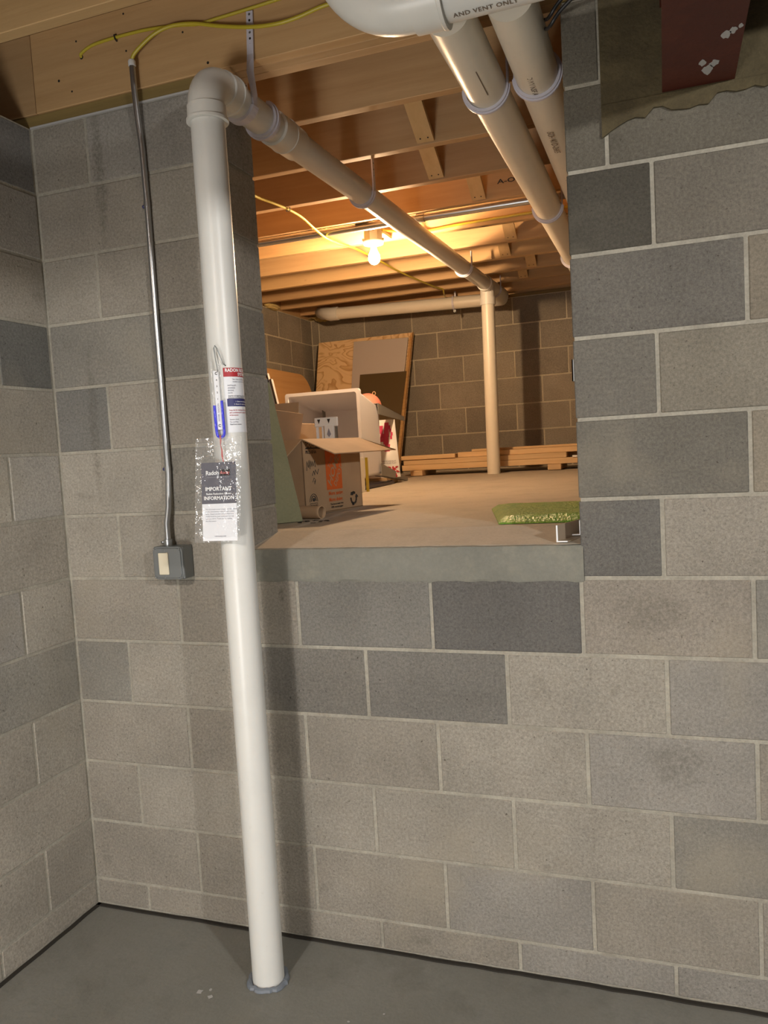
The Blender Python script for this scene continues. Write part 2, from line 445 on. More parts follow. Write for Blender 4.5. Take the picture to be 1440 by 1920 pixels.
# cement dressed sill at the front of the opening
s = MB(); random.seed(3)
n = 40
top = []; 
pf = [(0.0, 1.006), (-.004, 1.014), (-.003, 1.090), (.002, 1.1015), (.012, 1.1035), (.012, 1.02)]
for i in range(n+1):
    x = XO0-.006+(XO1-XO0+.012)*i/n
    for j, (y, z) in enumerate(pf):
        jy = random.uniform(-.0012, .0012) if j in (1, 2) else 0; jz = random.uniform(-.003, .003) if j == 0 else random.uniform(-.0008, .0008)
        s.v.append(Vector((x, y+jy, z+jz)))
for i in range(n):
    for j in range(len(pf)-1):
        a = i*len(pf)+j; s.f.append([a, a+len(pf), a+len(pf)+1, a+1]); s.sm.append(True)
    a = i*len(pf)+len(pf)-1; s.f.append([a, a+len(pf), a+1, a+1-len(pf)]); s.sm.append(False)
s.f.append(list(range(len(pf)))); s.f.append([n*len(pf)+j for j in range(len(pf))][::-1]); s.sm += [False, False]
trim1 = tag(s.build('trim_1', 'sill'), kind='structure')

# left basement wall
wl = MB(); wl.box(XL-.2, -3.6, ZF-.1, XL-.0026, .002, 2.438)
wall_left = tag(wl.build('wall_left', 'mortar', origin=(XL, 0, 0)), kind='structure')
random.seed(11)
for k in range(-1, 12):
    z0, z1 = k*V8, (k+1)*V8
    if k == -1: z0 = ZF+.004
    first = -.214 if k % 2 == 0 else -.41
    ed = [0.0] + [first-i*U16 for i in range(0, 9) if first-i*U16 > -3.6]
    for n_, (a, c) in enumerate(zip(ed[:-1], ed[1:])):
        col = tuple(x*1.22 for x in pick())  # left wall lightened in colour in place of stronger light from the right
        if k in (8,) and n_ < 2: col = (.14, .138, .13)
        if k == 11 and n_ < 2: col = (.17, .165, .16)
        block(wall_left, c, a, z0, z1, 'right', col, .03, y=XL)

# crawlspace far wall and its left wall
random.seed(21)
wb = MB(); wb.box(XB-.2, D+.0026, 1.0, XR, D+.2, 2.492)
wall_far = tag(wb.build('wall_far', 'mortar_far', origin=(0, D, 1.0)), kind='structure')
FT = (.265, .238, .20)
def pickf():
    s_ = random.uniform(.86, 1.1); return tuple(x*s_ for x in FT)
for k in range(-2, 5):
    z1 = 2.084+(-k)*V8 if k < 0 else 2.084-k*V8; z0 = z1-V8
    if k < 0: z0, z1 = 2.084+(-k-1)*V8, 2.084+(-k)*V8
    if k == 4: z0 = max(z0, zfl(D)+.002)
    off = -.047+(0 if k % 2 == 0 else U16/2)
    ed = [XB] + [off+i*U16 for i in range(-6, 10) if XB+.03 < off+i*U16 < XR] + [XR]
    for a, c in zip(ed[:-1], ed[1:]): block(wall_far, a, c, z0, z1, 'front', pickf(), .03, 'block_far', D)
wcl = MB(); wcl.box(XB-.2, WT, 1.0, XB-.0026, D+.002, 2.492)
wall_fl = tag(wcl.build('wall_far_left', 'mortar_far', origin=(XB, 1, 1.0)), kind='structure')
for k in range(-2, 5):
    z0, z1 = 2.084-(k+1)*V8, 2.084-k*V8
    if k == 4: z0 = max(z0, zfl(3)+.002)
    off = 3.93 if k % 2 == 0 else 3.93-U16/2
    ed = [D] + [off-i*U16 for i in range(0, 10) if off-i*U16 > WT+.02] + [WT]
    for a, c in zip(ed[:-1], ed[1:]): block(wall_fl, c, a, z0, z1, 'right', pickf(), .03, 'block_far', XB)
wr = MB(); wr.box(XR, -.002, 1.0, XR+.2, D+.2, 2.49)
tag(wr.build('wall_far_right', 'block_far'), kind='structure').color = (.2, .18, .15, 1)

# floors
fl = MB(); fl.box(XL-.3, -3.8, ZF-.1, XR+.4, .003, ZF)
floor1 = tag(fl.build('floor', 'floor', origin=(0, 0, ZF)), kind='structure')
e = MB(); random.seed(5)
pts = []
for i in range(61):
    x = XL+(XR-XL)*i/60; pts.append((x, -.004-random.uniform(0, .004), ZF+.0015))
e.strip(pts, (0, 1, 0), .013, .006)
pts = [(XL+.004+random.uniform(0, .004), -3.5*i/50, ZF+.0015) for i in range(51)]
e.strip(pts, (1, 0, 0), .013, .006)
e.build('expansion_strip', 'dark', floor1)
fc = MB()
fc.quadbox([(XB-.2, WT+.004, 1.0), (XR, WT+.004, 1.0), (XR, D+.2, 1.0), (XB-.2, D+.2, 1.0),
            (XB-.2, WT+.004, zfl(WT)), (XR, WT+.004, zfl(WT)), (XR, D+.2, zfl(D+.2)), (XB-.2, D+.2, zfl(D+.2))])
fc.quadbox([(XO0-.003, .013, 1.041), (XO1+.003, .013, 1.041), (XO1+.003, WT+.006, 1.041), (XO0-.003, WT+.006, 1.041),
            (XO0-.003, .013, 1.1045), (XO1+.003, .013, 1.1045), (XO1+.003, WT+.006, zfl(WT)), (XO0-.003, WT+.006, zfl(WT))])
floor2 = tag(fc.build('floor', 'slab', origin=(0, 2, 1.0)), kind='structure')
ce = MB()
def zt(y): return zce(y)+.236
ce.quadbox([(-1.6, -3.7, zt(-3.7)), (XR+.1, -3.7, zt(-3.7)), (XR+.1, D+.3, zt(D+.3)), (-1.6, D+.3, zt(D+.3)),
            (-1.6, -3.7, zt(-3.7)+.02), (XR+.1, -3.7, zt(-3.7)+.02), (XR+.1, D+.3, zt(D+.3)+.02), (-1.6, D+.3, zt(D+.3)+.02)])
ceiling = tag(ce.build('ceiling', 'subfloor', origin=(0, 0, 2.7)), kind='structure')

# joists
random.seed(31)
def joist(x0, x1, y, h=.2355, name='joist', tint=None):
    b = MB(); b.box(x0, y, zce(y), x1, y+.038, zce(y)+h)
    o = b.build(name, 'joist', ceiling, bevel=.0018)
    t_ = tint or random.uniform(.86, 1.08); o.color = (t_, t_*random.uniform(.96, 1.0), t_*random.uniform(.9, 1), 1); return o
JY = [.428, .838, 1.25, 1.643, 2.06, 2.47, 2.87, 3.27, 3.62, 3.98]
joist(-.376, XR, -.006, tint=1.0); joist(-1.3, -.378, -.006, tint=.8)
joist(-1.3, XR, .033); joist(-1.3, XR, .072)
for y in JY: joist(XB-.02, XR, y)
for i in range(1, 9): joist(-1.3, XR, -.414-.4064*(i-1), tint=.9)
joist(XB-.1, XR, D+.02)
b = MB(); b.quadbox([(XB-.06, WT, 2.493), (XB-.022, WT, 2.493), (XB-.022, D+.2, 2.493), (XB-.06, D+.2, 2.493), (XB-.06, WT, 2.73), (XB-.022, WT, 2.73), (XB-.022, D+.2, 2.77), (XB-.06, D+.2, 2.77)])
rim = b.build('rim_joist', 'joist', ceiling); rim.color = (.8, .78, .75, 1)
# diagonal bridging, nailed to the lower edge of each joist
for xp, k in ((.640, 1), (.566, 2), (.66, 3), (.66, 5), (.554, 6), (.65, 7), (.539, 8)):
    y1 = JY[k]; y0 = JY[k-1]+.038; z1 = zce(y1)+.022; z0 = zce(y0)+.20
    d = Vector((0, y1-.002-y0, z1-z0)); nn = Vector((0, -d.z, d.y)).normalized()
    if nn.z > 0: nn = -nn
    b = MB(); w_ = .032
    p0 = Vector((xp+.012, y0, z0)); p1 = Vector((xp, y1-.001, z1))
    b.slab([p0-Vector((w_, 0, 0)), p0+Vector((w_, 0, 0)), p1+Vector((w_, 0, 0)), p1-Vector((w_, 0, 0))], nn*.019)
    o = b.build('bridging', 'joist_y', ceiling); o.color = (1.05, 1.03, 1.0, 1)
    for dx in (-.015, .014):
        q = p1+Vector((dx, 0, 0))-d.normalized()*.02+nn*.019
        MB().tube([q-nn*.001, q+nn*.001], .0032, 8).build('nail', 'dark', o)
# sill plates and gasket
b = MB(); b.box(XL-.1, .001, 2.4405, XO0, .14, zce(0)-.0015)
pl = tag(b.build('trim_2', 'treated'), kind='structure'); pl.color = (1, 1, 1, 1)
MB().box(XL, -.003, 2.4355, XO0, .06, 2.4415).build('gasket', 'gasket', pl)
b = MB(); b.box(XO1, .001, 2.4405, XR, .14, zce(0)-.0015)
pl = tag(b.build('trim_3', 'treated'), kind='structure'); pl.color = (1, 1, 1, 1)
b = MB(); b.box(XB-.1, D+.004, 2.493, XR, D+.14, zce(D)-.001)
pl = tag(b.build('trim_4', 'treated'), kind='structure'); pl.color = (.8, .8, .8, 1)

# beam pocket with mortar patch, and the steel beam
random.seed(8)
b = MB(); xs = [1.311+.02*i for i in range(0, 34)]
low = [2.132+.006*math.sin(i*1.9)+random.uniform(-.004, .004) for i in range(34)]
for i in range(6, 34): low[i] = 2.152+random.uniform(-.004, .006) if i not in (8, 9, 10, 11, 12) else 2.134+random.uniform(-.003, .003)
low[0] = 2.10; low[1] = 2.112; low[2] = 2.122
for i in range(len(xs)-1):
    b.slab([(xs[i], -.007, low[i]), (xs[i+1], -.007, low[i+1]), (xs[i+1], -.007, 2.176), (xs[i], -.007, 2.176)], (0, .012, 0))
b.slab([(1.311, -.0025, 2.170), (1.97, -.0025, 2.170), (1.97, -.0025, 2.44), (1.311, -.0025, 2.44)], (0, .03, 0))
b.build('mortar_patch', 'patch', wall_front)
bt = thing('steel_beam', (1.53, -1.8, 2.18), 'dark red painted steel beam entering the pocket in the wall at upper right', 'beam')
yb0, yb1 = -3.6, .02
b = MB(); b.box(1.451, yb0, 2.180, 1.609, yb1, 2.190); b.build('bottom_flange', 'rustred', bt)
b = MB(); b.box(1.526, yb0, 2.190, 1.534, yb1, 2.373); b.build('web', 'rustred', bt)
b = MB(); b.box(1.451, yb0, 2.373, 1.609, yb1, 2.383); b.build('top_flange', 'rustred', bt)
b = MB()
for cx, cy, r in ((1.548, -.085, .014), (1.560, -.112, .010), (1.534, -.125, .008), (1.575, -.235, .010), (1.588, -.25, .007), (1.60, -.262, .005)):
    pts = [(cx+math.cos(a)*r*random.uniform(.6, 1.2), cy+math.sin(a)*r*2.0*random.uniform(.6, 1.2), 2.1797) for a in [i*PI/6 for i in range(12)]]
    b.slab(pts, (0, 0, -.0006))
b.build('paint_splash', 'gasket', bt)

# ------------------------------------------------------------------ PVC pipework
R4 = .0572
def arc(c, a, bdir, r, t0, t1, n=12):
    c = Vector(c); a = Vector(a); bdir = Vector(bdir)
    return [c+a*r*math.cos(t0+(t1-t0)*i/n)+bdir*r*math.sin(t0+(t1-t0)*i/n) for i in range(n+1)]
radon = thing('radon_vent_pipe', (.340, -.205, ZF), 'long white plastic radon vent pipe rising from the basement floor and running into the crawlspace', 'pipe')
R3 = .0445
P0 = Vector((.340, -.205, ZF-.005)); P1 = Vector((.340, -.203, 2.245))
MB().tube([P0, P1], R3, 48).build('riser', 'pvc', radon)
def zrun(y): return 2.362+.026*y
XRUN = lambda y: .341-.002*y
rb = .076
el0 = Vector((P1.x, -.203, zrun(-.13)-rb))
elb = [el0] + [Vector((el0.x, -.203+rb*(1-math.cos(t)), el0.z+rb*math.sin(t))) for t in [PI/2*i/12 for i in range(1, 13)]]
yE = elb[-1].y
MB().tube(elb, .0478, 48).build('elbow', 'fitting', radon)
hb = MB(); hb.tube([el0-Vector((0, 0, .037)), el0-Vector((0, 0, .030)), el0-Vector((0, 0, .028)), el0+Vector((0, 0, .003)), el0+Vector((0, 0, .005))], [.0545, .0545, .0515, .0508, .0478], 48); hb.build('elbow_hub', 'fitting', radon)
def on(y): return Vector((XRUN(y), y, zrun(y)))
hb = MB(); hb.tube([on(yE-.003), on(yE), on(yE+.040), on(yE+.042), on(yE+.048)], [.0480, .0510, .0516, .0542, .0542], 48); hb.build('elbow_hub', 'fitting', radon)
MB().tube([on(yE), on(3.24)], R3, 48).build('run_pipe', 'pvc', radon)
hb = MB(); hb.tube([on(.172), on(.174), on(.250), on(.252), on(.257), on(.336), on(.338)], [.0470, .0522, .0517, .0540, .0517, .0510, .0470], 48); hb.build('coupling', 'fitting', radon)
# tee over the rear riser
yT = 3.335; T = on(yT)
tee = MB(); tee.tube([on(yT-.095), on(yT-.093), on(yT-.050), on(yT-.048), on(yT+.07)], [.0475, .0520, .0520, .0485, .0485], 40)
tee.build('tee', 'fitting', radon)
tee = MB(); tee.tube([T, T-Vector((0, 0, .085)), T-Vector((0, 0, .086)), T-Vector((0, 0, .135))], [.0475, .0475, .0520, .0520], 36)
tee.build('tee_leg', 'fitting', radon)
xr_, yr_ = .322, 3.335
MB().tube([(T.x, yT, T.z-.12), (xr_, yr_, zfl(yr_)-.01)], R3, 36).build('rear_riser', 'pvc2', radon)
# elbow and wall branch behind
YB = 3.86
zb = lambda x: 2.443-.027*(x-.25)
e1 = on(3.44)
pth = [on(yT+.07), e1, Vector((e1.x+.006, 3.62, 2.452)), Vector((e1.x+.012, 3.76, 2.444)), Vector((e1.x-.004, YB-.03, 2.441)), Vector((e1.x-.05, YB, zb(.2))), Vector((e1.x-.11, YB, zb(.1)))]
MB().tube(pth, [.0490, .050, .051, .055, .056, .053, .052], 32).build('elbow', 'fitting', radon)
MB().tube([(e1.x-.05, YB, zb(.26)), (-1.02, YB, zb(-1.02))], .0460, 36).build('wall_branch', 'pvc2', radon)
hp = Vector((-1.0, YB, zb(-1.0)))
MB().tube([hp+Vector((.03, 0, 0)), hp+Vector((.028, 0, 0)), hp+Vector((-.035, 0, 0)), hp+Vector((-.09, .02, .02)), hp+Vector((-.17, .12, .045)), hp+Vector((-.20, .27, .055))], [.048, .053, .053, .050, .048, .048], 32).build('elbow', 'fitting', radon)

# upper right drain pipes
def runpipe(name, x, y0, y1, label):
    t_ = thing(name, (x, y0, 2.38), label, 'pipe', 'drain pipes at upper right')
    z = lambda y: 2.381+.010*y
    MB().tube([(x, y0, z(y0)), (x-.012, y1, z(y1))], R4, 48).build('pipe_body', 'pvc2', t_)
    return t_, z
da, zd = runpipe('drain_pipe', .985, -.20, 4.13, 'cream plastic drain pipe under the joists, left one of the side by side pair')
dc, _ = runpipe('drain_pipe', 1.1315, -.20, 4.13, 'cream plastic drain pipe with dark printing, beside the right jamb of the opening')
def cyl_fn(o, axis, up, r, off=.0006):
    """u along axis, v around the cylinder starting at direction up"""
    o = Vector(o); axis = Vector(axis).normalized(); up = Vector(up).normalized(); side = up.cross(axis)
    return lambda u, v: o+axis*u+(up*math.cos(v/r)+side*math.sin(v/r))*(r+off)
fdn = cyl_fn((1.1312, 0, zd(0)), (0, 1, 0), (-.12, -.25, -1), R4)
text('print', '40 PVC', .026, 'pipeprint', dc, lambda u, v: fdn(u-.10, v), bold=.01)
text('print', 'DWV NSF ASTM', .022, 'pipeprint', dc, lambda u, v: fdn(u+.20, v), bold=.012)
text('print', 'SCH 40 D-2665', .030, 'pipeprint', dc, lambda u, v: fdn(u+.62, v), bold=.01)
text('print', 'PVC-DWV ASTM D2665', .026, 'pipeprint', dc, lambda u, v: fdn(u+1.15, v), bold=.01)
fdn2 = cyl_fn((.985, 0, zd(0)), (0, 1, 0), (.25, -.1, -1), R4)
patch('print', .02, .004, .17, .0065, 'pipeprint', da, fdn2, 4)
# nearest pipe crossing above
yn, zn = -.33, 2.344
near = thing('drain_pipe', (1.1, yn, zn), 'thick white drain pipe with elbow crossing the top edge nearest the viewer', 'pipe')
MB().tube([(.985, yn, zn), (2.9, yn, zn+.02)], R4, 48).build('pipe_body', 'pvc', near)
cc = Vector((.93, yn, zn+.16))
pth = arc(cc, (0, 0, -1), (-1, 0, 0), .16, 0, PI/2, 16)
MB().tube([Vector((.955, yn, zn))]+pth+[pth[-1]+Vector((0, 0, .15))], .0605, 48).build('elbow', 'fitting', near)
MB().tube([(.945, yn, zn), (.946, yn, zn), (1.006, yn, zn), (1.009, yn, zn), (1.016, yn, zn)], [.0605, .0665, .0672, .0695, .0690], 48).build('elbow_hub', 'fitting', near)
fnn = cyl_fn((1.115, yn, zn), (1, 0, 0), (0, -.30, -1), R4)
text('print', 'AND VENT ONLY', .0165, 'pipeprint', near, lambda u, v: fnn(u-.012, v-.004), bold=.012, spacing=1.08)

# hangers
def hanger(p, r, side, ztop, label, a0=-35, a1=200, sx=None, w=.030, group='pipe hangers', mat='hanger'):
    """hook round a pipe running along Y; side +1: strap on the right"""
    p = Vector(p)
    t_ = thing('pipe_hanger', p, label, 'hanger', group)
    path = []
    n = 22; rr = r+.0045
    # from free end, under, up to the strap
    for i in range(n+1):
        a = math.radians(a0+(180-a0)*i/n)     # 0 = opposite side, 90 = bottom, 180 = strap side
        path.append(p+Vector((-side*math.cos(a)*rr, 0, -math.sin(a)*rr)))
    MB().strip(path, (0, 1, 0), w, .008).strip([q+(p-q).normalized()*-.005 for q in path], (0, 1, 0), w*.35, .006).build('hook', mat, t_)
    sp = [p+Vector((side*rr, 0, 0)), p+Vector((side*(rr+.001), 0, .03)), Vector((p.x+side*rr, p.y, ztop))]
    st = MB().strip(sp, (0, 1, 0), w*.8, .005).build('strap', mat, t_)
    zz = p.z+.06
    while zz < ztop-.015:
        MB().tube([(p.x+side*(rr-.0032), p.y, zz), (p.x+side*(rr+.0032), p.y, zz)], .003, 8).build('hole', 'dark', st); zz += .024
    return t_
def front_strap_hanger():
    p = on(-.022)
    t_ = thing('pipe_hanger', p, 'pale plastic hook hanger with perforated strap nailed to the front header', 'hanger', 'radon pipe hangers')
    rr = R3+.0050; path = []
    y0 = -.024
    for i in range(23):
        a = math.radians(-8+(170)*i/22); path.append(Vector((p.x-math.cos(a)*rr, y0, p.z-math.sin(a)*rr)))
    MB().strip(path, (0, 1, 0), .030, .009).build('hook', 'hanger', t_)
    xs_ = p.x+rr-.008
    st = MB().strip([path[-1], Vector((xs_+.006, y0, p.z+.015)), Vector((xs_-.002, y0, 2.44)), Vector((xs_-.003, -.0125, 2.490)), Vector((xs_+.002, -.0105, 2.605))],
                    [Vector((0, 1, 0)), Vector((.3, 1, 0)), Vector((1, .6, 0)), Vector((1, 0, 0)), Vector((1, 0, 0))], .020, .005).build('strap', 'hanger', t_)
    for i in range(7):
        z = 2.50+.016*i; MB().tube([(xs_+(z-2.55)*.03, -.0145, z), (xs_+(z-2.55)*.03, -.0120, z)], .0034, 8).build('hole', 'dark' if i in (2, 4, 5) else 'steel_dull', st)
front_strap_hanger()
hanger(on(.112), R3, -1, zce(.1)+.035, 'pale plastic hook hanger beside the coupling, open end facing the opening', a0=-62, group='radon pipe hangers')
hanger(on(.950), R3, 1, zce(.885)+.03, 'pale hook hanger half way between the wall and the lit bulb', a0=-10, group='radon pipe hangers')
hanger(on(2.66), R3, 1, zce(2.62)+.02, 'brightly lit hook hanger beyond the bulb', a0=-10, group='radon pipe hangers')
hanger(on(3.53), .0515, 1, zce(3.5)+.03, 'thin strap hanger at the far elbow of the radon pipe', a0=0, w=.012, group='radon pipe hangers')
def xhang(x, label):
    p = Vector((x, YB, zb(x))); t_ = thing('pipe_hanger', p, label, 'hanger', 'radon pipe hangers')
    rr = .0495; path = [p+Vector((0, -math.cos(math.radians(a))*rr, -math.sin(math.radians(a))*rr)) for a in range(-80, 265, 15)]
    MB().strip(path, (1, 0, 0), .014, .006).build('hook', 'hanger', t_)
    MB().box(x-.007, YB+.046, p.z, x+.007, YB+.053, zce(YB)+.03).build('strap', 'hanger', t_)
    MB().box(x-.004, YB-.012, p.z-.070, x+.016, YB+.01, p.z-.052).build('clamp_bolt', 'steel_dull', t_)
xhang(-.03, 'grey ring hanger on the pipe along the far wall')
hanger((.982, .255, zd(.255)), R4, 1, zce(.255)+.1, 'pale hook under the left drain pipe near the front of the opening', a0=-5, w=.026, group='drain pipe hangers')
hanger((1.130, .235, zd(.235)), R4, -1, zce(.235)+.1, 'pale hook with raised free tip under the right drain pipe', a0=-62, w=.026, group='drain pipe hangers')
hanger((.979, 1.56, zd(1.56)), R4, 1, zce(1.56)+.1, 'pale hook under the left drain pipe, half seen by the jamb', a0=-5, w=.024, group='drain pipe hangers')
hanger((.976, 2.62, zd(2.62)), R4, 1, zce(2.62)+.1, 'pale hook on the left drain pipe, last before the jamb hides it', a0=-5, w=.024, group='drain pipe hangers')

# caulk at the base
b = MB(); ring = []
random.seed(4)
for i in range(37):
    a = 2*PI*i/36; r = .050+random.uniform(-.002, .006); ring.append((.340+math.cos(a)*r, -.205+math.sin(a)*r, ZF+.002))
b.tube(ring, .0085, 8); o = b.build('caulk_ring', 'caulk', radon)
random.seed(14)
b = MB()
for x, y, r in ((.175, -.30, .010), (.20, -.285, .006), (.215, -.31, .008), (.62, -.30, .004), (.70, -.25, .003), (.56, -.45, .004), (.83, -.42, .003)):
    b.slab([(x+math.cos(a)*r*random.uniform(.5, 1.2), y+math.sin(a)*r*random.uniform(.5, 1.2), ZF+.0003) for a in [i*PI/4 for i in range(8)]], (0, 0, .0006))
o = b.build('dried_drip', 'gasket', floor1); 

# ------------------------------------------------------------------ sticker on the riser
def riser_at(z): return P0+(P1-P0)*((z-P0.z)/(P1.z-P0.z))
def sticker_fn(off):
    def f(u, v):      # u metres from the left edge, v metres up from z=1.44
        z = 1.443+v; ax = riser_at(z); phi = math.radians(22)+u*.88/R3
        return Vector((ax.x+math.sin(phi)*(R3+off), ax.y-math.cos(phi)*(R3+off), z))
    return f
S0, S1, S2 = sticker_fn(.0006), sticker_fn(.0011), sticker_fn(.0015)
lab = patch('sticker', 0, 0, .123, .168, 'paper', radon, S0, 24); tag(lab, 'white sticker printed in red and navy')
patch('red_header', 0, .145, .123, .168, 'red', lab, S1, 24)
patch('navy_band', .006, .068, .118, .088, 'navy', lab, S1, 24)
def stext(s_, size, u, v, mat, **kw): text('print', s_, size, mat, lab, lambda a, c: S2(a+u, c+v), **kw)
stext('RADON REDUCTION', .0118, .062, .1612, 'printwhite', bold=.03)
stext('SYSTEM', .0105, .062, .1510, 'printwhite', bold=.03)
for i, (s_, v, sz, mt, al) in enumerate((('This radon reduction system has been', .138, .0048, 'ink', 0), ('installed in this building. Do not alter', .132, .0048, 'ink', 0),
        ('INSTALLER', .122, .0052, 'ink', 1), ('ADDRESS', .1155, .0052, 'ink', 1), ('PHONE', .109, .0052, 'ink', 1), ('DATE', .1025, .0052, 'ink', 1),
        ('DATE OF INSTALLATION:', .0945, .0056, 'card_navy', 1), ('RADON SYSTEM MONITOR', .0895, .0050, 'card_navy', 1),
        ('1. Check the fluid level monthly', .0802, .0050, 'printwhite', 2), ('2. Retest for radon every two years', .0735, .0050, 'printwhite', 2),
        ('Keep the fan running at all times and', .058, .0048, 'red', 1), ('call a professional for any service', .0515, .0048, 'red', 1), ('of this system.', .045, .0048, 'red', 1),
        ('System check', .034, .005, 'ink', 1), ('Fan working', .0275, .005, 'ink', 1), ('Fluid level uneven', .021, .005, 'card_navy', 1))):
    if al == 1: stext(s_, sz, .010, v, mt, align='LEFT', bold=.01)
    else: stext(s_, sz, .062, v, mt, bold=.01)

# ------------------------------------------------------------------ manometer
mt_ = thing('manometer', (.367, -.305, 1.43), 'small clear U tube gauge with bright blue fluid fixed to the white riser', 'gauge')
yM = -.306
lx = lambda z: .358+(1.60-z)*.000; 
A = [Vector((.3575, yM, 1.628)), Vector((.360, yM, 1.46)), Vector((.3605, yM, 1.436))]; B = [Vector((.3835, yM, 1.452)), Vector((.3815, yM, 1.62))]
U = [Vector((.3615+.011*(1-math.cos(t)), yM, 1.444-.013*math.sin(t))) for t in [PI*i/8 for i in range(9)]]
full = [A[0], A[1]]+U+[B[0], B[1]]
MB().tube(full, .0046, 12).build('clear_tube', 'film', mt_)
MB().tube([Vector((.3595, yM, 1.515)), A[1]]+U+[B[0], Vector((.3825, yM, 1.526))], .0036, 10).build('blue_fluid', 'blue', mt_)
bd = MB(); bd.slab([(.3625, yM+.003, 1.452), (.378, yM+.003, 1.452), (.3765, yM+.003, 1.604), (.361, yM+.003, 1.604)], (0, .003, 0)); bd = bd.build('scale_strip', 'paper', mt_)
fS = plane_fn((.3697, yM+.0028, 1.528), (1, 0, 0), (0, 0, 1), .0004)
for v, s_, z_ in ((.069, 'C', .010), (.052, '4', .006), (.036, '3', .006), (.020, '2', .006), (.003, '1', .006), (-.066, 'C', .010)):
    text('print', s_, z_, 'printblack', bd, lambda a, c, v=v: fS(a, c+v), bold=.04)
text('print', 'RADON', .0065, 'ink', bd, lambda a, c: fS(-c, a-.020), bold=.02); text('print', 'INCHES', .0055, 'ink', bd, lambda a, c: fS(-c, a-.045), bold=.02)
hs = [Vector((.3815, yM, 1.60)), Vector((.3785, yM, 1.64)), Vector((.3745, yM, 1.664)), Vector((.372, yM-.002, 1.672)), Vector((.3685, yM+.0, 1.668))]
MB().tube([Vector((.377, yM, 1.60)), Vector((.372, yM, 1.64)), Vector((.3705, yM, 1.662)), Vector((.3735, yM, 1.668)), Vector((.379, yM, 1.660)), Vector((.385, yM+.004, 1.64)), Vector((.389, yM+.010, 1.621)), Vector((.389, yM+.022, 1.617))], .0014, 8).build('hose', 'steel_dull', mt_)
MB().ball((.389, -.2865, 1.617), .0032, 10, 8).build('hose_port', 'dark', mt_)

# string, bag and card
st = MB(); random.seed(9)
st.tube([(.3735, -.3115, 1.437), (.3745, -.312, 1.424), (.373, -.312, 1.412), (.376, -.312, 1.398), (.3755, -.312, 1.384), (.378, -.312, 1.368)], [.0016, .0022, .0012, .0016, .0022, .0012], 8)
string_ = tag(st.build('string', 'string'), 'short red string hanging from the blue fluid gauge to the bagged card', 'string')
bag = thing('zip_bag', (.355, -.318, 1.158), 'clear zip bag hanging on the white riser with the information card inside', 'bag')
random.seed(12)
b = MB(); nx, nz = 14, 26
def bagp(i, j, s_):
    u = i/nx; v = j/nz; x = .276+(.302-.276)*v+u*.136; z = 1.158+v*.274
    edge = min(u, 1-u, v, 1-v)
    bulge = .0035*min(1, edge*8)+.0022*noise.noise(Vector((u*5, v*8, s_*3.)))*min(1, edge*12)
    return Vector((x, -.3145-.0+(bulge if s_ > 0 else -bulge)-.0015, z))
for s_ in (1, -1):
    base = len(b.v)
    for j in range(nz+1):
        for i in range(nx+1): b.v.append(bagp(i, j, s_))
    for j in range(nz):
        for i in range(nx):
            a = base+j*(nx+1)+i; b.f.append([a, a+1, a+nx+2, a+nx+1]); b.sm.append(True)
b.build('film_pouch', 'film', bag)
b = MB(); b.strip([(.3005, -.3185, 1.411), (.434, -.3185, 1.410)], (0, 0, 1), .0035, .002); b.build('zip_strip', 'film', bag)
crd = thing('information_card', (.355, -.3165, 1.16), 'printed card, charcoal above and white below, inside the clear bag', 'card')
c0 = Vector((.3025, -.3165, 1.162)); cU = Vector((1, 0, .0)).normalized(); cV = Vector((.055, 0, 1)).normalized(); CW, CH = .1035, .206
def cardfn(off):
    return lambda u, v: c0+cU*u+cV*v+Vector((0, -off, 0))
K0, K1, K2 = cardfn(0), cardfn(.0007), cardfn(.0011)
b = MB(); b.slab([K0(0, 0), K0(CW, 0), K0(CW, CH), K0(0, CH)], (0, -.0005, 0)); b.build('card_stock', 'paper', crd)
patch('dark_panel', .0, .098, CW, CH, 'card_navy', crd, K1)
def ktext(s_, size, u, v, mat, **kw): text('print', s_, size, mat, crd, lambda a, c: K2(a+u, c+v), **kw)
ktext('Radon', .0155, .0335, .1785, 'printwhite', bold=.02); 
patch('red_box', .0545, .1705, .0865, .187, 'red', crd, K1)
ktext('Away', .0125, .0705, .1785, 'string', bold=.01)
ktext('Residential and Commercial Products', .0042, .0500, .1675, 'ink')
ktext('IMPORTANT', .0140, .0505, .1365, 'printwhite', bold=.025); ktext('Radon Reduction System', .0074, .0510, .1240, 'printwhite', bold=.02); ktext('INFORMATION', .0132, .0515, .1125, 'printwhite', bold=.025)
for i, s_ in enumerate(('This document contains important information', 'on the homeowners radon fan and system', 'specs. Hang it on your system where it is', 'readily found for your contractor and any', 'time you visit it. Thank you for reading', 'the information.')):
    ktext(s_, .0050, .010, .0835-.0062*i, 'ink', align='LEFT')
ktext('radonaway.com', .0055, .053, .0125, 'ink', bold=.01)

for o in [mt_, bag, crd, string_]: o.location = o.location + Vector((-.0275, .047, 0))

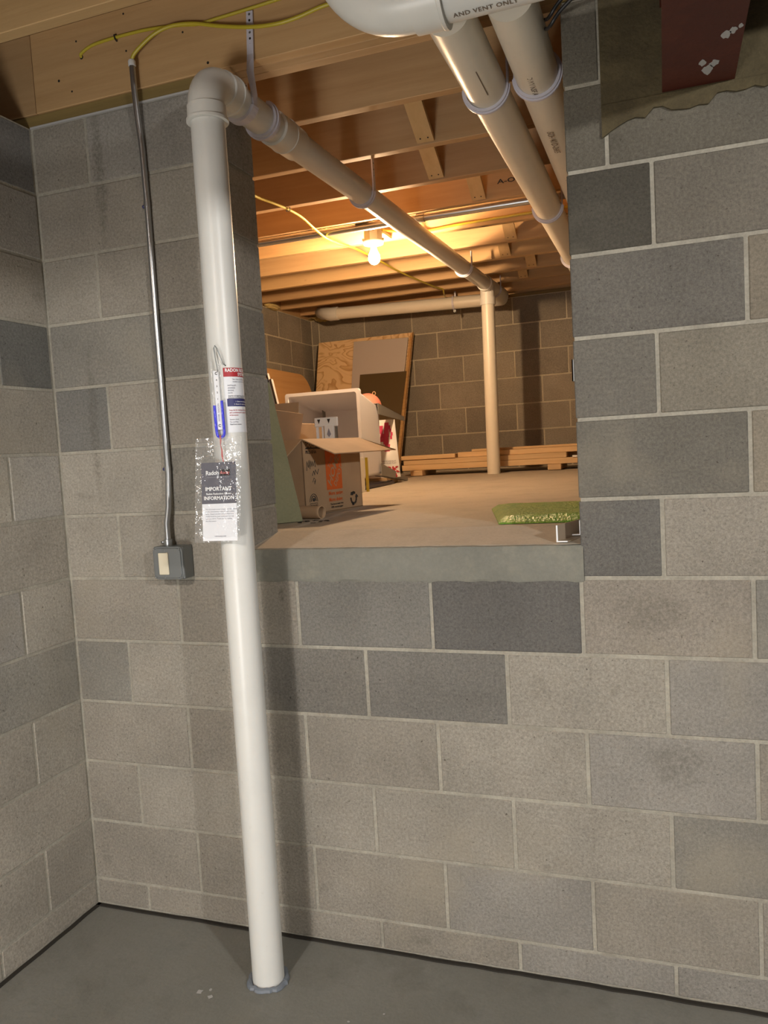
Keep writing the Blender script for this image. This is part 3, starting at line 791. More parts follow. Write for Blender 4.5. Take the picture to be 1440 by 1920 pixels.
# ------------------------------------------------------------------ conduit and switch
cd = thing('conduit', (0, -.016, 1.12), 'thin galvanised steel conduit running down the wall to the switch box', 'conduit')
cpath = [(.003, -.030, 2.535), (.004, -.030, 2.47), (.003, -.024, 2.40), (.004, -.014, 2.30), (.006, -.013, 2.14), (.005, -.013, 1.8), (.006, -.013, 1.40), (.006, -.013, 1.34), (.004, -.022, 1.24), (-.001, -.030, 1.19), (-.001, -.030, 1.122)]
MB().tube(cpath, .0088, 20).build('tube', 'steel', cd)
MB().tube([(.003, -.030, 2.530), (.0028, -.030, 2.543), (.0028, -.030, 2.547)], [.0105, .0108, .0088], 20).build('bushing', 'white', cd)
for z in (2.14, 1.355):
    b = MB(); b.strip([(.006+.0095*math.cos(a), -.013-.0095*math.sin(a), z) for a in [PI*i/10 for i in range(11)]], (0, 0, 1), .013, .0018)
    b.box(-.018, -.002, z-.0065, -.003, 0.0, z+.0065); o = b.build('clamp', 'steel', cd)
    MB().ball((-.0135, -.003, z), .005, 10, 8).build('screw', 'navy', o)
sw = thing('switch_box', (.011, -.027, 1.022), 'grey metal switch box with an ivory rocker, at the foot of the conduit', 'switch')
b = MB(); b.box(-.040, -.054, 1.023, .064, -.0005, 1.122); b.build('box_body', 'steel_dull', sw, bevel=.003)
cv = MB()
x0, x1, z0, z1 = -.0405, .0645, 1.0225, 1.1230; c_ = .014
poly = [(x0+c_, z0), (x1-c_, z0), (x1-.004, z0+.003), (x1, z0+c_), (x1, z1-c_), (x1-.004, z1-.003), (x1-c_, z1), (x0+c_, z1), (x0+.004, z1-.004), (x0, z1-c_), (x0, z0+c_), (x0+.004, z0+.004)]
cv.slab([(x, -.054, z) for x, z in poly], (0, -.0035, 0))
ins = [(x0+(x-x0)*.9+(x1-x0)*.05, z0+(z-z0)*.9+(z1-z0)*.05) for x, z in poly]
cv.slab([(x, -.0575, z) for x, z in ins], (0, -.0035, 0)); cv.build('cover', 'steel_dull', sw, bevel=.0012)
b = MB(); b.box(-.0165, -.0665, 1.038, .0175, -.0605, 1.1045); b.build('rocker', 'ivory', sw, bevel=.0018)
for x, z in ((.0005, 1.1135), (.0005, 1.029), (-.033, 1.1145), (.056, 1.1155), (.056, 1.030), (-.033, 1.030)):
    MB().ball((x, -.061, z), .0028, 10, 6).build('screw', 'steel', sw)
MB().tube([(-.001, -.030, 1.121), (-.001, -.030, 1.142), (-.001, -.030, 1.143)], [.0125, .0125, .010], 16).build('connector', 'steel', sw)
MB().tube([(-.012, -.034, 1.134), (-.021, -.036, 1.134)], .0038, 10).build('screw', 'steel', sw)
MB().box(.0652, -.0195, 1.0205, .0668, .0, 1.1235)

# ------------------------------------------------------------------ yellow cables on the header
def smooth(pts, n=6):
    pts = [Vector(p) for p in pts]; out = []
    for i in range(len(pts)-1):
        p0 = pts[max(i-1, 0)]; p1 = pts[i]; p2 = pts[i+1]; p3 = pts[min(i+2, len(pts)-1)]
        for k in range(n):
            t = k/n; out.append(.5*((2*p1)+(p2-p0)*t+(2*p0-5*p1+4*p2-p3)*t*t+(3*p1-3*p2+p3-p0)*t**3))
    return out+[pts[-1]]
b = MB(); b.tube(smooth([(.003, -.030, 2.545), (.016, -.034, 2.560), (.050, -.036, 2.580), (.087, -.034, 2.599), (.124, -.030, 2.610), (.165, -.026, 2.612), (.220, -.022, 2.604), (.295, -.028, 2.578), (.393, -.040, 2.548), (.473, -.045, 2.535), (.538, -.040, 2.540), (.617, -.033, 2.556), (.693, -.03, 2.556), (.80, -.03, 2.556), (1.0, -.03, 2.57)]), .0052, 10)
tag(b.build('cable', 'yellow'), 'thick yellow cable looping out of the conduit top across the header', 'cable', 'yellow cables')
ca = thing('cable', (0, -.012, 2.6), 'yellow cable stapled to the header, ending in a small hole at its left', 'cable', 'yellow cables')
b = MB(); b.tube(smooth([(-.190, -.004, 2.606), (-.188, -.011, 2.612), (-.160, -.012, 2.624), (-.124, -.012, 2.630), (-.057, -.012, 2.632), (.045, -.012, 2.630), (.153, -.013, 2.618), (.22, -.014, 2.606), (.275, -.014, 2.607), (.409, -.013, 2.612), (.54, -.012, 2.62), (.70, -.012, 2.64), (.95, -.012, 2.67)]), .0044, 10); b.build('sheath', 'yellow', ca)
b = MB(); b.strip([(-.060, -.008, 2.642), (-.060, -.0175, 2.638), (-.058, -.0175, 2.626), (-.058, -.008, 2.622)], (1, 0, 0), .004, .0018); b.build('staple', 'dark', ca)
MB().ball((-.190, -.006, 2.606), .0065, 10, 8, (1, .25, 1)).build('entry_hole', 'dark', ca)
for x, z, r in ((-.28, 2.555, .004), (-.205, 2.655, .003), (-.03, 2.695, .003), (.24, 2.50, .004), (-.235, 2.515, .003), (-.03, 2.59, .003), (.165, 2.60, .003)):
    MB().tube([(x, -.0068, z), (x, -.0055, z)], r, 8).build('nail', 'dark', ceiling)
# crawlspace cables
cr = thing('cable', (-.14, 1.5, 2.48), 'long yellow cable stapled across the joists, passing just left of the lit bulb', 'cable', 'yellow cables')
pts = [(-.17, .43), (-.171, .85), (-.171, 1.035), (-.150, 1.15), (-.135, 1.267), (-.132, 1.40), (-.139, 1.55), (-.141, 1.71), (-.146, 1.927), (-.138, 2.08), (-.129, 2.285), (-.121, 2.56), (-.12, 2.75), (-.10, 3.05), (-.06, 3.45), (-.035, 3.568), (-.045, 3.63), (-.08, 3.80)]
b = MB(); b.tube(smooth([(x, y, zce(y)-.008-max(0, 1-abs(y-1.74)/.36)*.034-(.014 if y > 3.6 else 0)) for x, y in pts]), .0056, 10); b.build('sheath', 'yellow', cr)
for x, y in ((-.135, 1.267), (-.130, 2.30)):
    b = MB(); b.strip([(x-.009, y, zce(y)-.001), (x-.009, y, zce(y)-.0155), (x+.009, y, zce(y)-.0155), (x+.009, y, zce(y)-.001)], (0, 1, 0), .006, .0025); b.build('staple', 'dark', cr)
b = MB(); b.tube(smooth([(.10, 1.88, 2.50), (.25, 2.03, 2.505), (.45, 2.046, 2.515), (.8, 2.048, 2.520), (1.5, 2.048, 2.525)]), .006, 10)
tag(b.build('cable', 'yellow'), 'yellow cable along the joist face right of the bulb', 'cable', 'yellow cables')
b = MB(); b.tube(smooth([(-.01, 1.80, 2.497), (-.08, 1.79, 2.488), (-.13, 1.775, 2.489), (-.15, 1.755, 2.505), (-.16, 1.70, 2.53)]), .0045, 10)
tag(b.build('cable', 'yellow'), 'short curl of yellow cable just left of the bulb box', 'cable', 'yellow cables')
for i, (dz, lab_) in enumerate(((0, 'thin black cable beside the right drain pipe, upper one'), (-.022, 'thin black cable beside the right drain pipe, lower one'))):
    b = MB(); b.tube(smooth([(1.07, .26, 2.47+dz), (1.12, .15, 2.450+dz), (1.18, .0, 2.405+dz), (1.205, -.09, 2.366+dz), (1.24, -.11, 2.392+dz), (1.33, -.14, 2.43+dz), (1.50, -.16, 2.462+dz)]), .0042, 10)
    tag(b.build('cable', 'black'), lab_, 'cable', 'black cables')

# steel pipe along the joist behind the bulb
sp_ = thing('metal_pipe', (.3, 1.705, 2.47), 'shiny metal pipe slung along the joists just behind the bulb box', 'pipe')
MB().tube([(XB+.005, 1.712, 2.480), (.36, 1.708, 2.480)], .0175, 20).build('tube', 'steel', sp_)
MB().tube([(.335, 1.708, 2.480), (.337, 1.708, 2.480), (.375, 1.708, 2.480), (.377, 1.708, 2.480)], [.0175, .021, .021, .0175], 20).build('coupling', 'steel', sp_)
MB().tube([(.36, 1.708, 2.480), (XR-.01, 1.705, 2.484)], .0175, 20).build('tube', 'steel', sp_)

# ------------------------------------------------------------------ bulb
lx_, ly_ = .055, 1.86
bf = thing('ceiling_bulb', (lx_, ly_, 2.49), 'glowing bare light bulb in a round box on the crawlspace ceiling', 'light')
MB().box(lx_-.035, 1.681, 2.4975, lx_+.035, 2.06, 2.512).build('mounting_board', 'joist_y', bf).color = (1, 1, 1, 1)
MB().tube([(lx_, ly_, 2.497), (lx_, ly_, 2.444)], .049, 8, smooth=False).build('metal_box', 'brass', bf)
for a in (20, 200):
    b = MB(); b.box(lx_+.049*math.cos(math.radians(a))-.006, ly_+.049*math.sin(math.radians(a))-.006, 2.449, lx_+.049*math.cos(math.radians(a))+.006, ly_+.049*math.sin(math.radians(a))+.006, 2.46)
    b.build('box_lug', 'brass', bf)
MB().tube([(lx_, ly_, 2.444), (lx_, ly_, 2.440), (lx_, ly_, 2.430), (lx_, ly_, 2.424)], [.053, .055, .050, .024], 28).build('porcelain_holder', 'porcelain', bf)
prof = [(.0, .0135), (-.012, .0135), (-.022, .0155), (-.034, .021), (-.048, .0275), (-.060, .0298), (-.072, .0292), (-.083, .0245), (-.091, .016), (-.0955, .006)]
MB().tube([(lx_, ly_, 2.424+z) for z, r in prof], [r for z, r in prof], 28).build('glass_bulb', 'bulb', bf)

# ------------------------------------------------------------------ crawlspace contents
# moving box
bx = thing('cardboard_box', (.04, .85, 1.14), 'open moving box with an orange printed square, on the crawlspace floor by the left jamb', 'box')
A_ = Vector((.150, .645, 0)); B_ = Vector((.222, 1.055, 0)); nx_ = Vector((-(B_-A_).y, (B_-A_).x, 0)).normalized()*.305
D_ = A_+nx_; C_ = B_+nx_; zb0, zb1 = zfl(.85)+.001, zfl(.85)+.292
def up_(p, z): return Vector((p.x, p.y, z))
cen = (A_+C_)/2
def wallpanel(p, q, name, th=.004):
    nn = (cen-(p+q)/2); nn = Vector((nn.x, nn.y, 0)).normalized()*th
    b = MB(); b.slab([up_(p, zb0), up_(q, zb0), up_(q, zb1), up_(p, zb1)], nn); return b.build(name, 'card', bx)
pf_ = wallpanel(A_, B_, 'side_panel'); wallpanel(D_, A_, 'side_panel'); wallpanel(C_, D_, 'side_panel'); wallpanel(B_, C_, 'side_panel')
b = MB(); b.slab([up_(A_, zb0+.002), up_(B_, zb0+.002), up_(C_, zb0+.002), up_(D_, zb0+.002)], (0, 0, .004)); b.build('bottom_panel', 'card', bx)
def flap(p, q, r, s_): 
    nn = (Vector(q)-Vector(p)).cross(Vector(r)-Vector(q)).normalized()*.004
    b = MB(); b.slab([p, q, r, s_], nn); return b.build('flap', 'card', bx)
flap(up_(A_, zb1), up_(B_, zb1), Vector((.372, 1.035, zb1-.058)), Vector((.297, .607, zb1-.060)))
flap(up_(D_, zb1), up_(A_, zb1), A_+Vector((-.055, -.150, zb1-.118)), D_+Vector((-.03, -.155, zb1-.118)))
flap(up_(C_, zb1), up_(D_, zb1), D_+Vector((.055, .0, zb1+.142)), C_+Vector((.030, -.005, zb1+.118)))
flap(up_(B_, zb1), up_(C_, zb1), C_+Vector((.02, .15, zb1-.03)), B_+Vector((.105, .17, zb1-.058)))
fU = (B_-A_).normalized(); LW = (B_-A_).length
FB = plane_fn(up_(A_, zb0), fU, (0, 0, 1), .0006); FB2 = plane_fn(up_(A_, zb0), fU, (0, 0, 1), .0011)
sq = patch('orange_square', .150, .088, .265, .245, 'orange', bx, FB)
def btext(s_, size, u, v, mat, ang=0, ww=1.0, **kw):
    ca_, sa_ = math.cos(ang), math.sin(ang)
    text('print', s_, size, mat, bx, lambda a, c: FB2(u+ww*(a*ca_-c*sa_), v+(a*sa_+c*ca_)), **kw)
btext('THE', .030, .185, .196, 'card', math.radians(52), .85)
btext('HOME', .055, .207, .168, 'card', math.radians(52), .80, bold=.012, spacing=.95)
btext('DEPOT', .032, .236, .142, 'card', math.radians(52), .85, bold=.012)
btext('More saving.', .021, .160, .073, 'orange', align='LEFT', bold=.03); btext('More doing.', .021, .160, .048, 'orange', align='LEFT', bold=.03)
btext('This box is made from', .0105, .168, .030, 'printblack', align='LEFT', bold=.02); btext('100% recycled paper', .0105, .172, .018, 'printblack', align='LEFT', bold=.02)
patch('black_label', .020, .252, .118, .280, 'printblack', bx, FB); btext('SMALL', .024, .052, .266, 'card', bold=.03)
btext('PEQUEÑA', .016, .055, .240, 'printblack', bold=.03)
b = MB(); random.seed(2)
def scribble(u0, v0, pts, r=.0011):
    b.tube([FB2(u0+u, v0+v) for u, v in pts], r, 5)
scribble(.02, .17, [(0, 0), (.004, .035), (.012, .012), (.018, .040), (.022, .006)]); scribble(.045, .185, [(0, 0), (.004, .022), (.010, .0), (.014, .020), (.02, .002), (.030, .022), (.033, -.002)])
scribble(.055, .15, [(0, 0), (.01, .018), (.016, .002), (.022, .022), (.034, .004), (.045, .024)]); scribble(.055, .125, [(0, 0), (.010, .016), (.020, .008), (.012, -.008), (.014, .006)])
b.build('handwriting', 'printblack', bx)
def frame(u0, v0, u1, v1, t_=.0022):
    for a in ((u0, v0, u1, v0+t_), (u0, v1-t_, u1, v1), (u0, v0, u0+t_, v1), (u1-t_, v0, u1, v1)): patch('print', *a, 'printblack', bx, FB)
frame(.028, .006, .080, .045); btext('ECO', .022, .054, .030, 'printblack', bold=.02); btext('BOX', .010, .054, .013, 'printblack')
b = MB(); arcp = [FB2(.054+.026*math.cos(a), .050+.030*math.sin(a)) for a in [PI*i/12 for i in range(13)]]; b.tube(arcp, .0012, 5)
arcp = [FB2(.054+.016*math.cos(a), .052+.020*math.sin(a)) for a in [PI*i/12 for i in range(13)]]; b.tube(arcp, .0016, 5); b.ball(FB2(.054, .058), .007, 8, 6); b.build('eco_mark', 'printblack', bx)
b = MB()
for i in range(3):
    a0 = math.radians(90+120*i); c2 = (.345, .042)
    pp = [(c2[0]+.022*math.cos(a0+t), c2[1]+.024*math.sin(a0+t)) for t in (math.radians(-38), 0, math.radians(38))]
    for k in range(2): b.strip([FB2(*pp[k]), FB2(*pp[k+1])], (0, 0, 1) if i else fU, .010, .0004)
    q = pp[2]; b.tube([FB2(*q), FB2(q[0]+.010*math.cos(a0+math.radians(115)), q[1]+.012*math.sin(a0+math.radians(115)))], [.009, .0008], 6)
b.build('recycling_mark', 'printblack', bx)
# white bracket poking out of the box
wb_ = thing('white_holder', (.16, .85, 1.15), 'white plastic holder with two black arrow marks, sticking out of the open moving box', 'holder')
hy = 1.0
b = MB(); b.box(.046, hy, 1.487, .152, hy+.012, 1.526); b.build('head', 'porcelain', wb_, bevel=.003)
b = MB(); b.box(.092, hy-.004, 1.30, .134, hy+.008, 1.493); b.build('tongue', 'porcelain', wb_, bevel=.001)
for x0, x1 in ((.052, .062), (.078, .088)):
    b = MB(); b.box(x0, hy+.003, 1.30, x1, hy+.010, 1.489); b.build('leg', 'white', wb_)
b = MB(); b.box(.138, hy+.003, 1.30, .147, hy+.010, 1.489); b.build('clear_side', 'steel_dull', wb_)
for x in (.068, .113):
    b = MB(); b.slab([(x-.007, hy-.0005, 1.519), (x+.007, hy-.0005, 1.519), (x, hy-.0005, 1.500)], (0, -.0008, 0)); b.build('arrow_mark', 'printblack', wb_)
b = MB(); b.slab([(.113, hy-.0045, 1.480), (.104, hy-.0045, 1.455), (.113, hy-.0045, 1.443), (.122, hy-.0045, 1.455)], (0, -.0006, 0)); b.build('print', 'ink', wb_)
# second cardboard box
b2 = thing('cardboard_box', (-.3, 1.37, 1.15), 'plain brown cardboard box mostly hidden behind the printed moving box', 'box')
bz = zfl(1.35)+.001
b = MB(); b.box(-.48, 1.20, bz, -.125, 1.52, 1.52); b.build('carton_body', 'card', b2, bevel=.003)
b = MB(); b.slab([(-.48, 1.20, 1.52), (-.125, 1.20, 1.52), (-.108, 1.185, 1.612), (-.48, 1.185, 1.612)], (0, .004, 0)); b.build('flap', 'card', b2)
# leaning green sheet
gs = MB()
p0 = Vector((.2105, .484, zfl(.48)+.002)); e1_ = Vector((-.70, -.72, 0)).normalized()*.30
topv = Vector((-.102, .01, .50))
nn = e1_.cross(topv).normalized()*.014
gs.slab([p0, p0+e1_, p0+e1_+topv, p0+topv], nn if nn.x < 0 else -nn)
tag(gs.build('drywall_sheet', 'greensheet'), 'olive green sheet leaning behind the left jamb of the opening', 'sheet')
# thin dark strips
for i, (dx, m_, lab_) in enumerate(((0, 'black', 'thin black moulding strip leaning behind the boxes, left one'), (.020, 'bronze', 'thin brown moulding strip with white edge leaning behind the boxes'))):
    q0 = Vector((-.352+dx, 1.60, zfl(1.6)+.001)); q1 = Vector((-.478+dx, 1.60, 1.80-i*.03))
    t_ = thing('moulding_strip', q0, lab_, 'strip', 'thin strips behind the boxes')
    b = MB(); b.slab([q0, q0+Vector((0, .02, 0)), q1+Vector((0, .02, 0)), q1], (.010, 0, .002)); b.build('strip_body', m_, t_)
    b = MB(); b.slab([q0+Vector((.010, -.002, .001)), q0+Vector((.010, .018, .001)), q1+Vector((.010, .018, 0)), q1+Vector((.010, -.002, 0))], (.0020, 0, 0)); b.build('edge_band', 'greysheet', t_)
# cardboard tube
tb = MB(); tb.hollow((.252, .560, zfl(.56)+.0245), (.09, .600, zfl(.6)+.0245), .024, .021, 28)
tag(tb.build('cardboard_tube', 'card'), 'short brown cardboard tube lying in front of the moving box', 'tube')
random.seed(6)
b = MB()
for i in range(14):
    x = .225+random.uniform(-.02, .09); y = .44+random.uniform(-.03, .07); l = random.uniform(.008, .02); a = random.uniform(-.5, .9)
    z = zfl(y)+.0008; b.box(x, y, z, x+l*math.cos(a), y+.002+abs(l*math.sin(a))*.3, z+.0015)
tag(b.build('debris', 'dark'), 'dark crumbs and shavings on the floor by the cardboard tube', 'debris', kind='stuff')
b = MB(); b.ball((.168, .615, zfl(.6)+.062), .009, 12, 8, (1, 1, .7)); 
# tub on its side
tu = thing('utility_sink', (-.38, 2.2, 1.2), 'white plastic utility tub on its side, open end facing the opening', 'sink')
zB = 1.228; Xa, Xb, Za, Zb = -.585, -.138, zB, 1.722; Y0, Y1 = 2.03, 2.42
xa, xb, za, zb_ = -.545, -.168, 1.236, 1.640
t_ = .012
def rr_rect(x0, x1, z0, z1, y, r, n=5):
    pts = []
    for cx, cz, a0 in ((x1-r, z1-r, 0), (x0+r, z1-r, 90), (x0+r, z0+r, 180), (x1-r, z0+r, 270)):
        for i in range(n+1):
            a = math.radians(a0+90*i/n); pts.append(Vector((cx+r*math.cos(a), y, cz+r*math.sin(a))))
    return pts
loops = [rr_rect(xa, xb, za, zb_, Y1, .015), rr_rect(Xa+.010, Xb-.010, Za+.004, Zb-.010, Y0+.028, .014), rr_rect(Xa-.002, Xb+.002, Za-.003, Zb+.002, Y0+.027, .014), rr_rect(Xa-.002, Xb+.002, Za-.003, Zb+.002, Y0, .014),
         rr_rect(Xa+.016, Xb-.016, Za+.014, Zb-.016, Y0-.001, .014), rr_rect(Xa+.020, Xb-.020, Za+.018, Zb-.020, Y0+.012, .014), rr_rect(xa+t_, xb-t_, za+t_, zb_-t_, Y1-t_, .014)]
b = MB(); nL = len(loops[0])
for L in loops: b.v += L
for i in range(len(loops)-1):
    for k in range(nL):
        k2 = (k+1) % nL; b.f.append([i*nL+k, i*nL+k2, (i+1)*nL+k2, (i+1)*nL+k]); b.sm.append(False)
b.f.append(list(range(nL))); b.f.append([(len(loops)-1)*nL+k for k in range(nL)][::-1]); b.sm += [False, False]
b.build('basin', 'tub', tu)
def leg(x, zt_, zb2, zt1, zb1):
    b = MB()
    b.slab([(x, 2.36, zb2), (x, 2.36, zt_), (x-.03, 2.95, zt1), (x-.03, 2.95, zb1)], (-.003, 0, 0))
    zz = (zt_, zt1) if zt_ > 1.5 else (zb2, zb1)
    b.slab([(x, 2.36, zz[0]), (x-.045, 2.36, zz[0]), (x-.045, 2.95, zz[1]), (x-.03, 2.95, zz[1])], (0, 0, -.003 if zt_ > 1.5 else .003))
    b.build('leg', 'leg', tu)
leg(-.148, 1.655, 1.590, 1.588, 1.562); leg(-.148, 1.300, 1.226, 1.188, 1.167); leg(-.505, 1.655, 1.590, 1.588, 1.562); leg(-.505, 1.300, 1.226, 1.188, 1.167)
b = MB(); b.box(-.55, 2.0, zfl(2.0)+.004, -.16, 2.62, 1.188); tr_ = thing('plastic_tray', (-.35, 2.3, zfl(2.0)), 'black flat tray lying under the white utility tub', 'tray')
b.build('tray_body', 'purple', tr_, bevel=.006); MB().box(-.30, 1.99, 1.186, -.15, 2.06, 1.222).build('raised_block', 'purple', tr_)
# slim white carton with yellow strip
cz = zfl(1.95)+.001
cn = thing('slim_carton', (-.2, 1.93, cz), 'narrow white carton standing upright beside the moving box', 'carton')
b = MB(); b.box(-.25, 1.90, cz, -.104, 1.955, cz+.185); b.build('carton_body', 'porcelain', cn, bevel=.001)
fC = plane_fn((-.115, 1.9, cz+.05), (1, 0, 0), (0, 0, 1), .0006)
text('print', 'FRAGILE', .013, 'red', cn, lambda a, c: fC(-c, a), bold=.02)
b = MB(); b.box(-.100, 1.96, cz+.0, -.088, 1.974, cz+.185); 
tag(b.build('yellow_strip', 'yellow'), 'thin yellow stick standing beside the narrow white carton', 'stick')
# bag with red print
random.seed(15)
bg = thing('plastic_sack', (-.28, 2.72, 1.19), 'white plastic sack with red printing propped between the legs of the tub', 'bag')
b = MB(); nx, nz = 12, 14
def sackp(i, j, s_):
    u = i/nx*2-1; v = j/nz; wv = .118*(1-.18*v)
    x = -.262+u*wv; z = 1.205+v*.362; th = .055*math.sqrt(max(0, 1-u*u))*(1-.55*v)+.004
    th *= 1+.35*noise.noise(Vector((u*2.4, v*4, s_))); return Vector((x, 2.70-s_*th, z))
for s_ in (1, -1):
    base = len(b.v)
    for j in range(nz+1):
        for i in range(nx+1): b.v.append(sackp(i, j, s_))
    for j in range(nz):
        for i in range(nx): a = base+j*(nx+1)+i; b.f.append([a, a+1, a+nx+2, a+nx+1]); b.sm.append(True)
b.build('sack_body', 'white', bg)
def sackfn(off):
    def f(u, v):
        p = sackp((u+1)/2*nx, v*nz, 1); return p+Vector((0, -off, 0))
    return f
SF = sackfn(.002)
def blot(pts, mat, name='print'):
    b = MB(); pts = [SF(*p) for p in pts]; b.v += pts; b.f.append(list(range(len(pts)))); b.sm.append(False); b.build(name, mat, bg)
for (u0, u1, v0, v1) in ((.05, .3, .62, .9), (.32, .62, .45, .95), (.68, .8, .66, .9)):
    n_ = 4
    for k in range(n_):
        va, vb = v0+(v1-v0)*k/n_, v0+(v1-v0)*(k+1)/n_; du = .05*math.sin(k*1.7+u0*9)
        blot([(u0+du, va), (u1+du, va), (u1+du+.02, vb), (u0+du+.02, vb)], 'magenta')
text('print', 'YRK', .052, 'red', bg, lambda a, c: SF(.55+a/.115, .13+c/.385), bold=.05)
text('print', 'B', .040, 'red', bg, lambda a, c: SF(.80+a/.115, .03+c/.385), bold=.05)
for v in (.28, .245): text('print', 'KEEP DRY STORE FLAT', .011, 'ink', bg, lambda a, c, v=v: SF(.42+a/.115, v+c/.385), bold=.02)
b = MB(); b.box(-.40, 2.60, zfl(2.7)+.002, -.20, 2.80, 1.205); 
tag(b.build('wood_block', 'lumber'), 'low wooden block under the white sack', 'block').color = (.8, .8, .8, 1)
bl = thing('rubber_ball', (-.33, 2.70, 1.59), 'salmon pink rubber ball sitting on top of the white sack', 'ball')
b = MB(); b.ball((-.338, 2.70, 1.655), .088, 32, 20); b.build('ball_body', 'pink', bl)
b = MB(); ringp = [Vector((-.288+.010*math.cos(a), 2.69, 1.738+.011*math.sin(a))) for a in [2*PI*i/12 for i in range(13)]]; b.tube(ringp, .0022, 6); b.build('handle_loop', 'lumber', bl)
# round cornered board leaning on the far left wall
bd_ = MB(); pts = []
def bp(y, z): return Vector((-1.045-(z-1.17)*.245, y, z))
zlo, zhi, ya, yb_ = zfl(3.2)+.002, 2.02, 2.55, 3.80
r = .13
pts = [bp(ya, zlo), bp(yb_, zlo+.007)] + [bp(yb_-r+r*math.cos(t), zhi-r+r*math.sin(t)-.01) for t in [PI/2*i/8 for i in range(9)]] + [bp(ya+r-r*math.sin(t), zhi-r+r*math.cos(t)) for t in [PI/2*i/8 for i in range(9)]]
bd_.slab(pts, (-.018, 0, -.004)); o = bd_.build('wooden_board', 'board'); o.color = (1, 1, 1, 1)
tag(o, 'round cornered wooden board leaning against the far left wall', 'board')
# plywood, grey sheet and bronze pane against the far wall
def lean(x0, x1, x0b, x1b, zt0, zt1, y_top, y_bot, th, name, mat, label, cat, zbot=None):
    z = zfl(y_bot)+.001 if zbot is None else zbot
    b = MB(); b.slab([(x0b, y_bot, z), (x1b, y_bot, z), (x1, y_top, zt1), (x0, y_top, zt0)], (0, th, .002)); o = b.build(name, mat)
    if label: tag(o, label, cat)
    o.color = (1, 1, 1, 1); return o
lean(-1.228, -.412, -1.31, -.548, 2.288, 2.292, 4.03, 3.885, .019, 'plywood_sheet', 'ply', 'swirl grained plywood sheet leaning on the far block wall', 'sheet')
lean(-.437, -.412, -.574, -.549, 2.262, 2.290, 4.008, 3.863, .020, 'plywood_strip', 'plyedge', 'narrow plywood strip along the right edge of the leaning sheet', 'strip')
lean(-.905, -.445, -.975, -.585, 2.262, 2.250, 3.992, 3.845, .008, 'grey_sheet', 'greysheet', 'smooth grey sheet leaning on the plywood', 'sheet')
lean(-.850, -.460, -.905, -.575, 1.990, 1.985, 3.945, 3.825, .006, 'bronze_pane', 'bronze', 'dark bronze pane leaning in front of the grey sheet', 'pane')
# lumber on supports
random.seed(44)
LZ = zfl(3.55)
for i, (x, l_) in enumerate(((-.265, 'short wooden block under the left end of the lumber stack'), (.72, 'short wooden block under the right end of the lumber stack'))):
    b = MB(); b.box(x-.045, 3.43, LZ+.002, x+.045, 3.80, LZ+.040); o = b.build('wood_block', 'lumber', bevel=.002); o.color = (.92, .9, .9, 1)
    tag(o, l_, 'block', 'supports under the lumber')
rows = [(0, -.385, 1.02, .040, 3.47, 'front board of the lowest layer in the lumber stack'), (0, -.36, 1.10, .040, 3.63, 'back board of the lowest layer in the lumber stack'),
        (1, -.372, .80, .036, 3.475, 'front board of the second layer in the lumber stack'), (1, -.37, 1.05, .036, 3.63, 'back board of the second layer in the lumber stack'),
        (2, -.385, .02, .030, 3.465, 'short pale board on the left end of the lumber stack'), (2, .03, .98, .036, 3.50, 'warped top board running to the right of the lumber stack'), (2, .12, 1.06, .036, 3.66, 'back board on top of the lumber stack'),
        (3, .12, .90, .016, 3.56, 'thin strip lying on top of the lumber stack')]
zl = [LZ+.041, LZ+.082, LZ+.119, LZ+.156]
for lev, x0, x1, h, y, l_ in rows:
    b = MB(); yy = y+random.uniform(-.004, .004); b.box(x0, yy, zl[lev], x1, yy+.14, zl[lev]+h); o = b.build('lumber_board', 'lumber', bevel=.0022)
    c = random.uniform(.92, 1.08); o.color = (c, c, c, 1); tag(o, l_, 'board', 'lumber stack by the far wall')
b = MB(); b.box(.84, 3.46, zl[1], 1.30, 3.472, zl[1]+.012); tag(b.build('white_trim_strip', 'porcelain'), 'thin white strip at the right end of the lumber stack', 'strip')
# green wrapped pad
random.seed(17)
b = MB(); n1, n2 = 18, 22
g0 = Vector((.847, .705, 0)); g1 = Vector((.962, .245, 0)); gv = Vector((1.42, .33, 0))
gu = (g1-g0); gw = Vector((.50, .03, 0))
def gp(i, j, top_):
    u, v = i/n1, j/n2; p = g0+gu*u+gw*v; ed = min(u, 1-u, v, 1-v)
    h = (.006+.020*min(1, ed*14)**.5+.0022*noise.noise(Vector((u*9, v*9, 1)))) if top_ else .001
    return Vector((p.x, p.y, zfl(p.y)+h))
for top_ in (0, 1):
    base = len(b.v)
    for j in range(n2+1):
        for i in range(n1+1): b.v.append(gp(i, j, top_))
    for j in range(n2):
        for i in range(n1): a = base+j*(n1+1)+i; b.f.append([a, a+1, a+n1+2, a+n1+1]); b.sm.append(bool(top_))
S = (n1+1)*(n2+1)
for i in range(n1):
    for j in (0, n2): a = j*(n1+1)+i; b.f.append([a, a+1, a+1+S, a+S]); b.sm.append(True)
for j in range(n2):
    for i in (0, n1): a = j*(n1+1)+i; b.f.append([a, a+n1+1, a+n1+1+S, a+S]); b.sm.append(True)
tag(b.build('wrapped_pad', 'green'), 'flat shiny green wrapped pad lying on the crawlspace floor at right', 'pad')
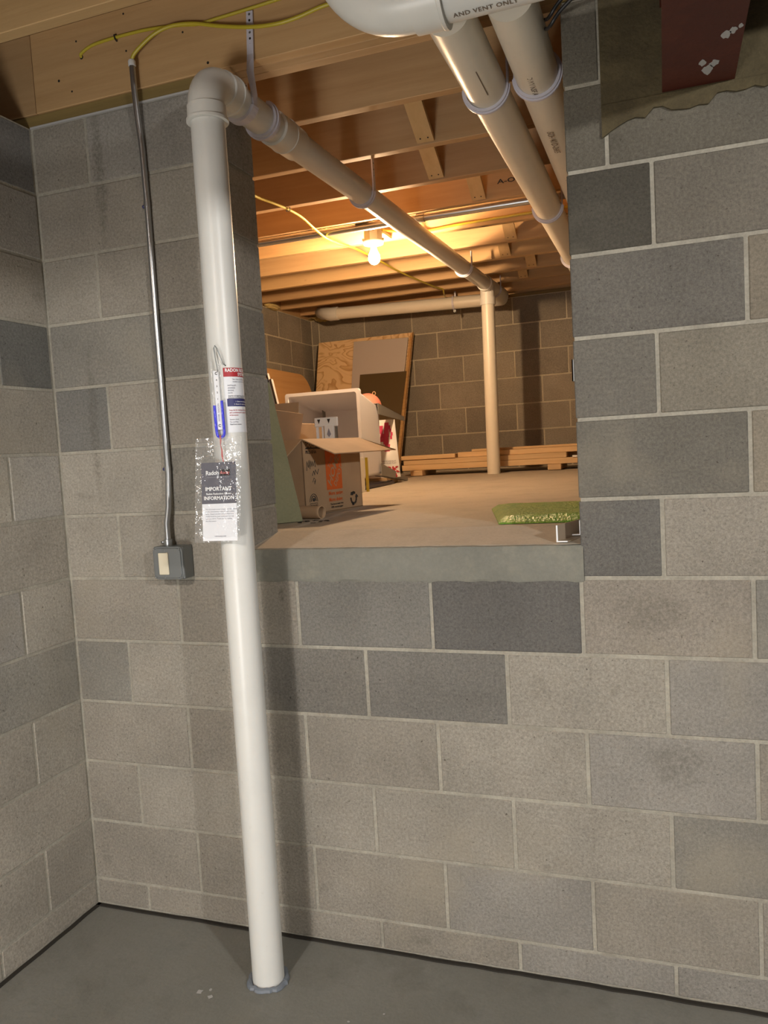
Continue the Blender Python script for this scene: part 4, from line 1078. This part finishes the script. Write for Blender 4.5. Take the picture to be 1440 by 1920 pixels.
# metal angles by the right jamb
ma = thing('steel_angle', (1.165, .08, 1.135), 'cut steel angle with bright ends by the right jamb, left one', 'angle', 'steel angles by the right jamb')
mb = thing('steel_angle', (1.20, .15, 1.135), 'cut steel angle with bright ends by the right jamb, right one', 'angle', 'steel angles by the right jamb')
def angle(root, o_, dirv, hv, wv, mat='lumber'):
    o_ = Vector(o_); d_ = Vector(dirv); t3 = .0022
    b = MB(); h = Vector((0, 0, hv)); w3 = Vector((wv, .0, 0)); 
    sgn = 1 if wv > 0 else -1
    b.slab([o_, o_+h, o_+h+d_, o_+d_], (sgn*t3, 0, 0)); b.slab([o_, o_+w3, o_+w3+d_, o_+d_], (0, 0, t3)); b.build('angle_body', 'angle', root)
    e_ = d_.normalized()*.0015
    b = MB(); b.slab([o_-e_, o_+h-e_, o_+h+Vector((sgn*.0035, 0, 0))-e_, o_+Vector((sgn*.0035, 0, .003))-e_, o_+w3+Vector((0, 0, .003))-e_, o_+w3-e_], -e_); b.build('cut_end', 'white', root)
angle(ma, (1.160, .022, 1.1085), (.20, .36, .026), .044, .028)
angle(mb, (1.2175, .080, 1.1190), (.20, .36, .022), .040, -.034)
# spray foam
random.seed(19)
def foam(name_label, c, r, sc):
    b = MB(); b.ball(c, r, 20, 12, sc, lambda d: 1+.28*noise.noise(d*3.1+Vector(c)*5)+.12*noise.noise(d*9)); tag(b.build('spray_foam', 'foam'), name_label, 'foam', 'spray foam at the wall top')
foam('lumpy yellow spray foam in the far left top corner', (-1.215, 4.10, 2.505), .045, (1.7, .8, .8))
foam('smooth yellow spray foam on top of the far left wall', (-1.325, 3.42, 2.503), .055, (.7, 1.9, .45))
# marker scrawl on a joist
fJ = plane_fn((.80, JY[3]-.0008, zce(1.64)+.085), (1, 0, 0), (0, 0, 1), .0006)
text('handwriting', 'A-O', .040, 'printblack', ceiling, lambda a, c: fJ(a*1.15-.012, c*.7-.012), bold=.02)
# screws, hardware at the jamb
b = MB(); b.box(XO1-.026, WT+.004, 1.535, XO1+.030, WT+.0075, 1.595); b.box(XO1-.026, WT+.004, 1.535, XO1-.0225, WT+.035, 1.595)
tag(b.build('steel_bracket', 'steel_dull'), 'small grey steel bracket on the back of the right jamb', 'bracket')
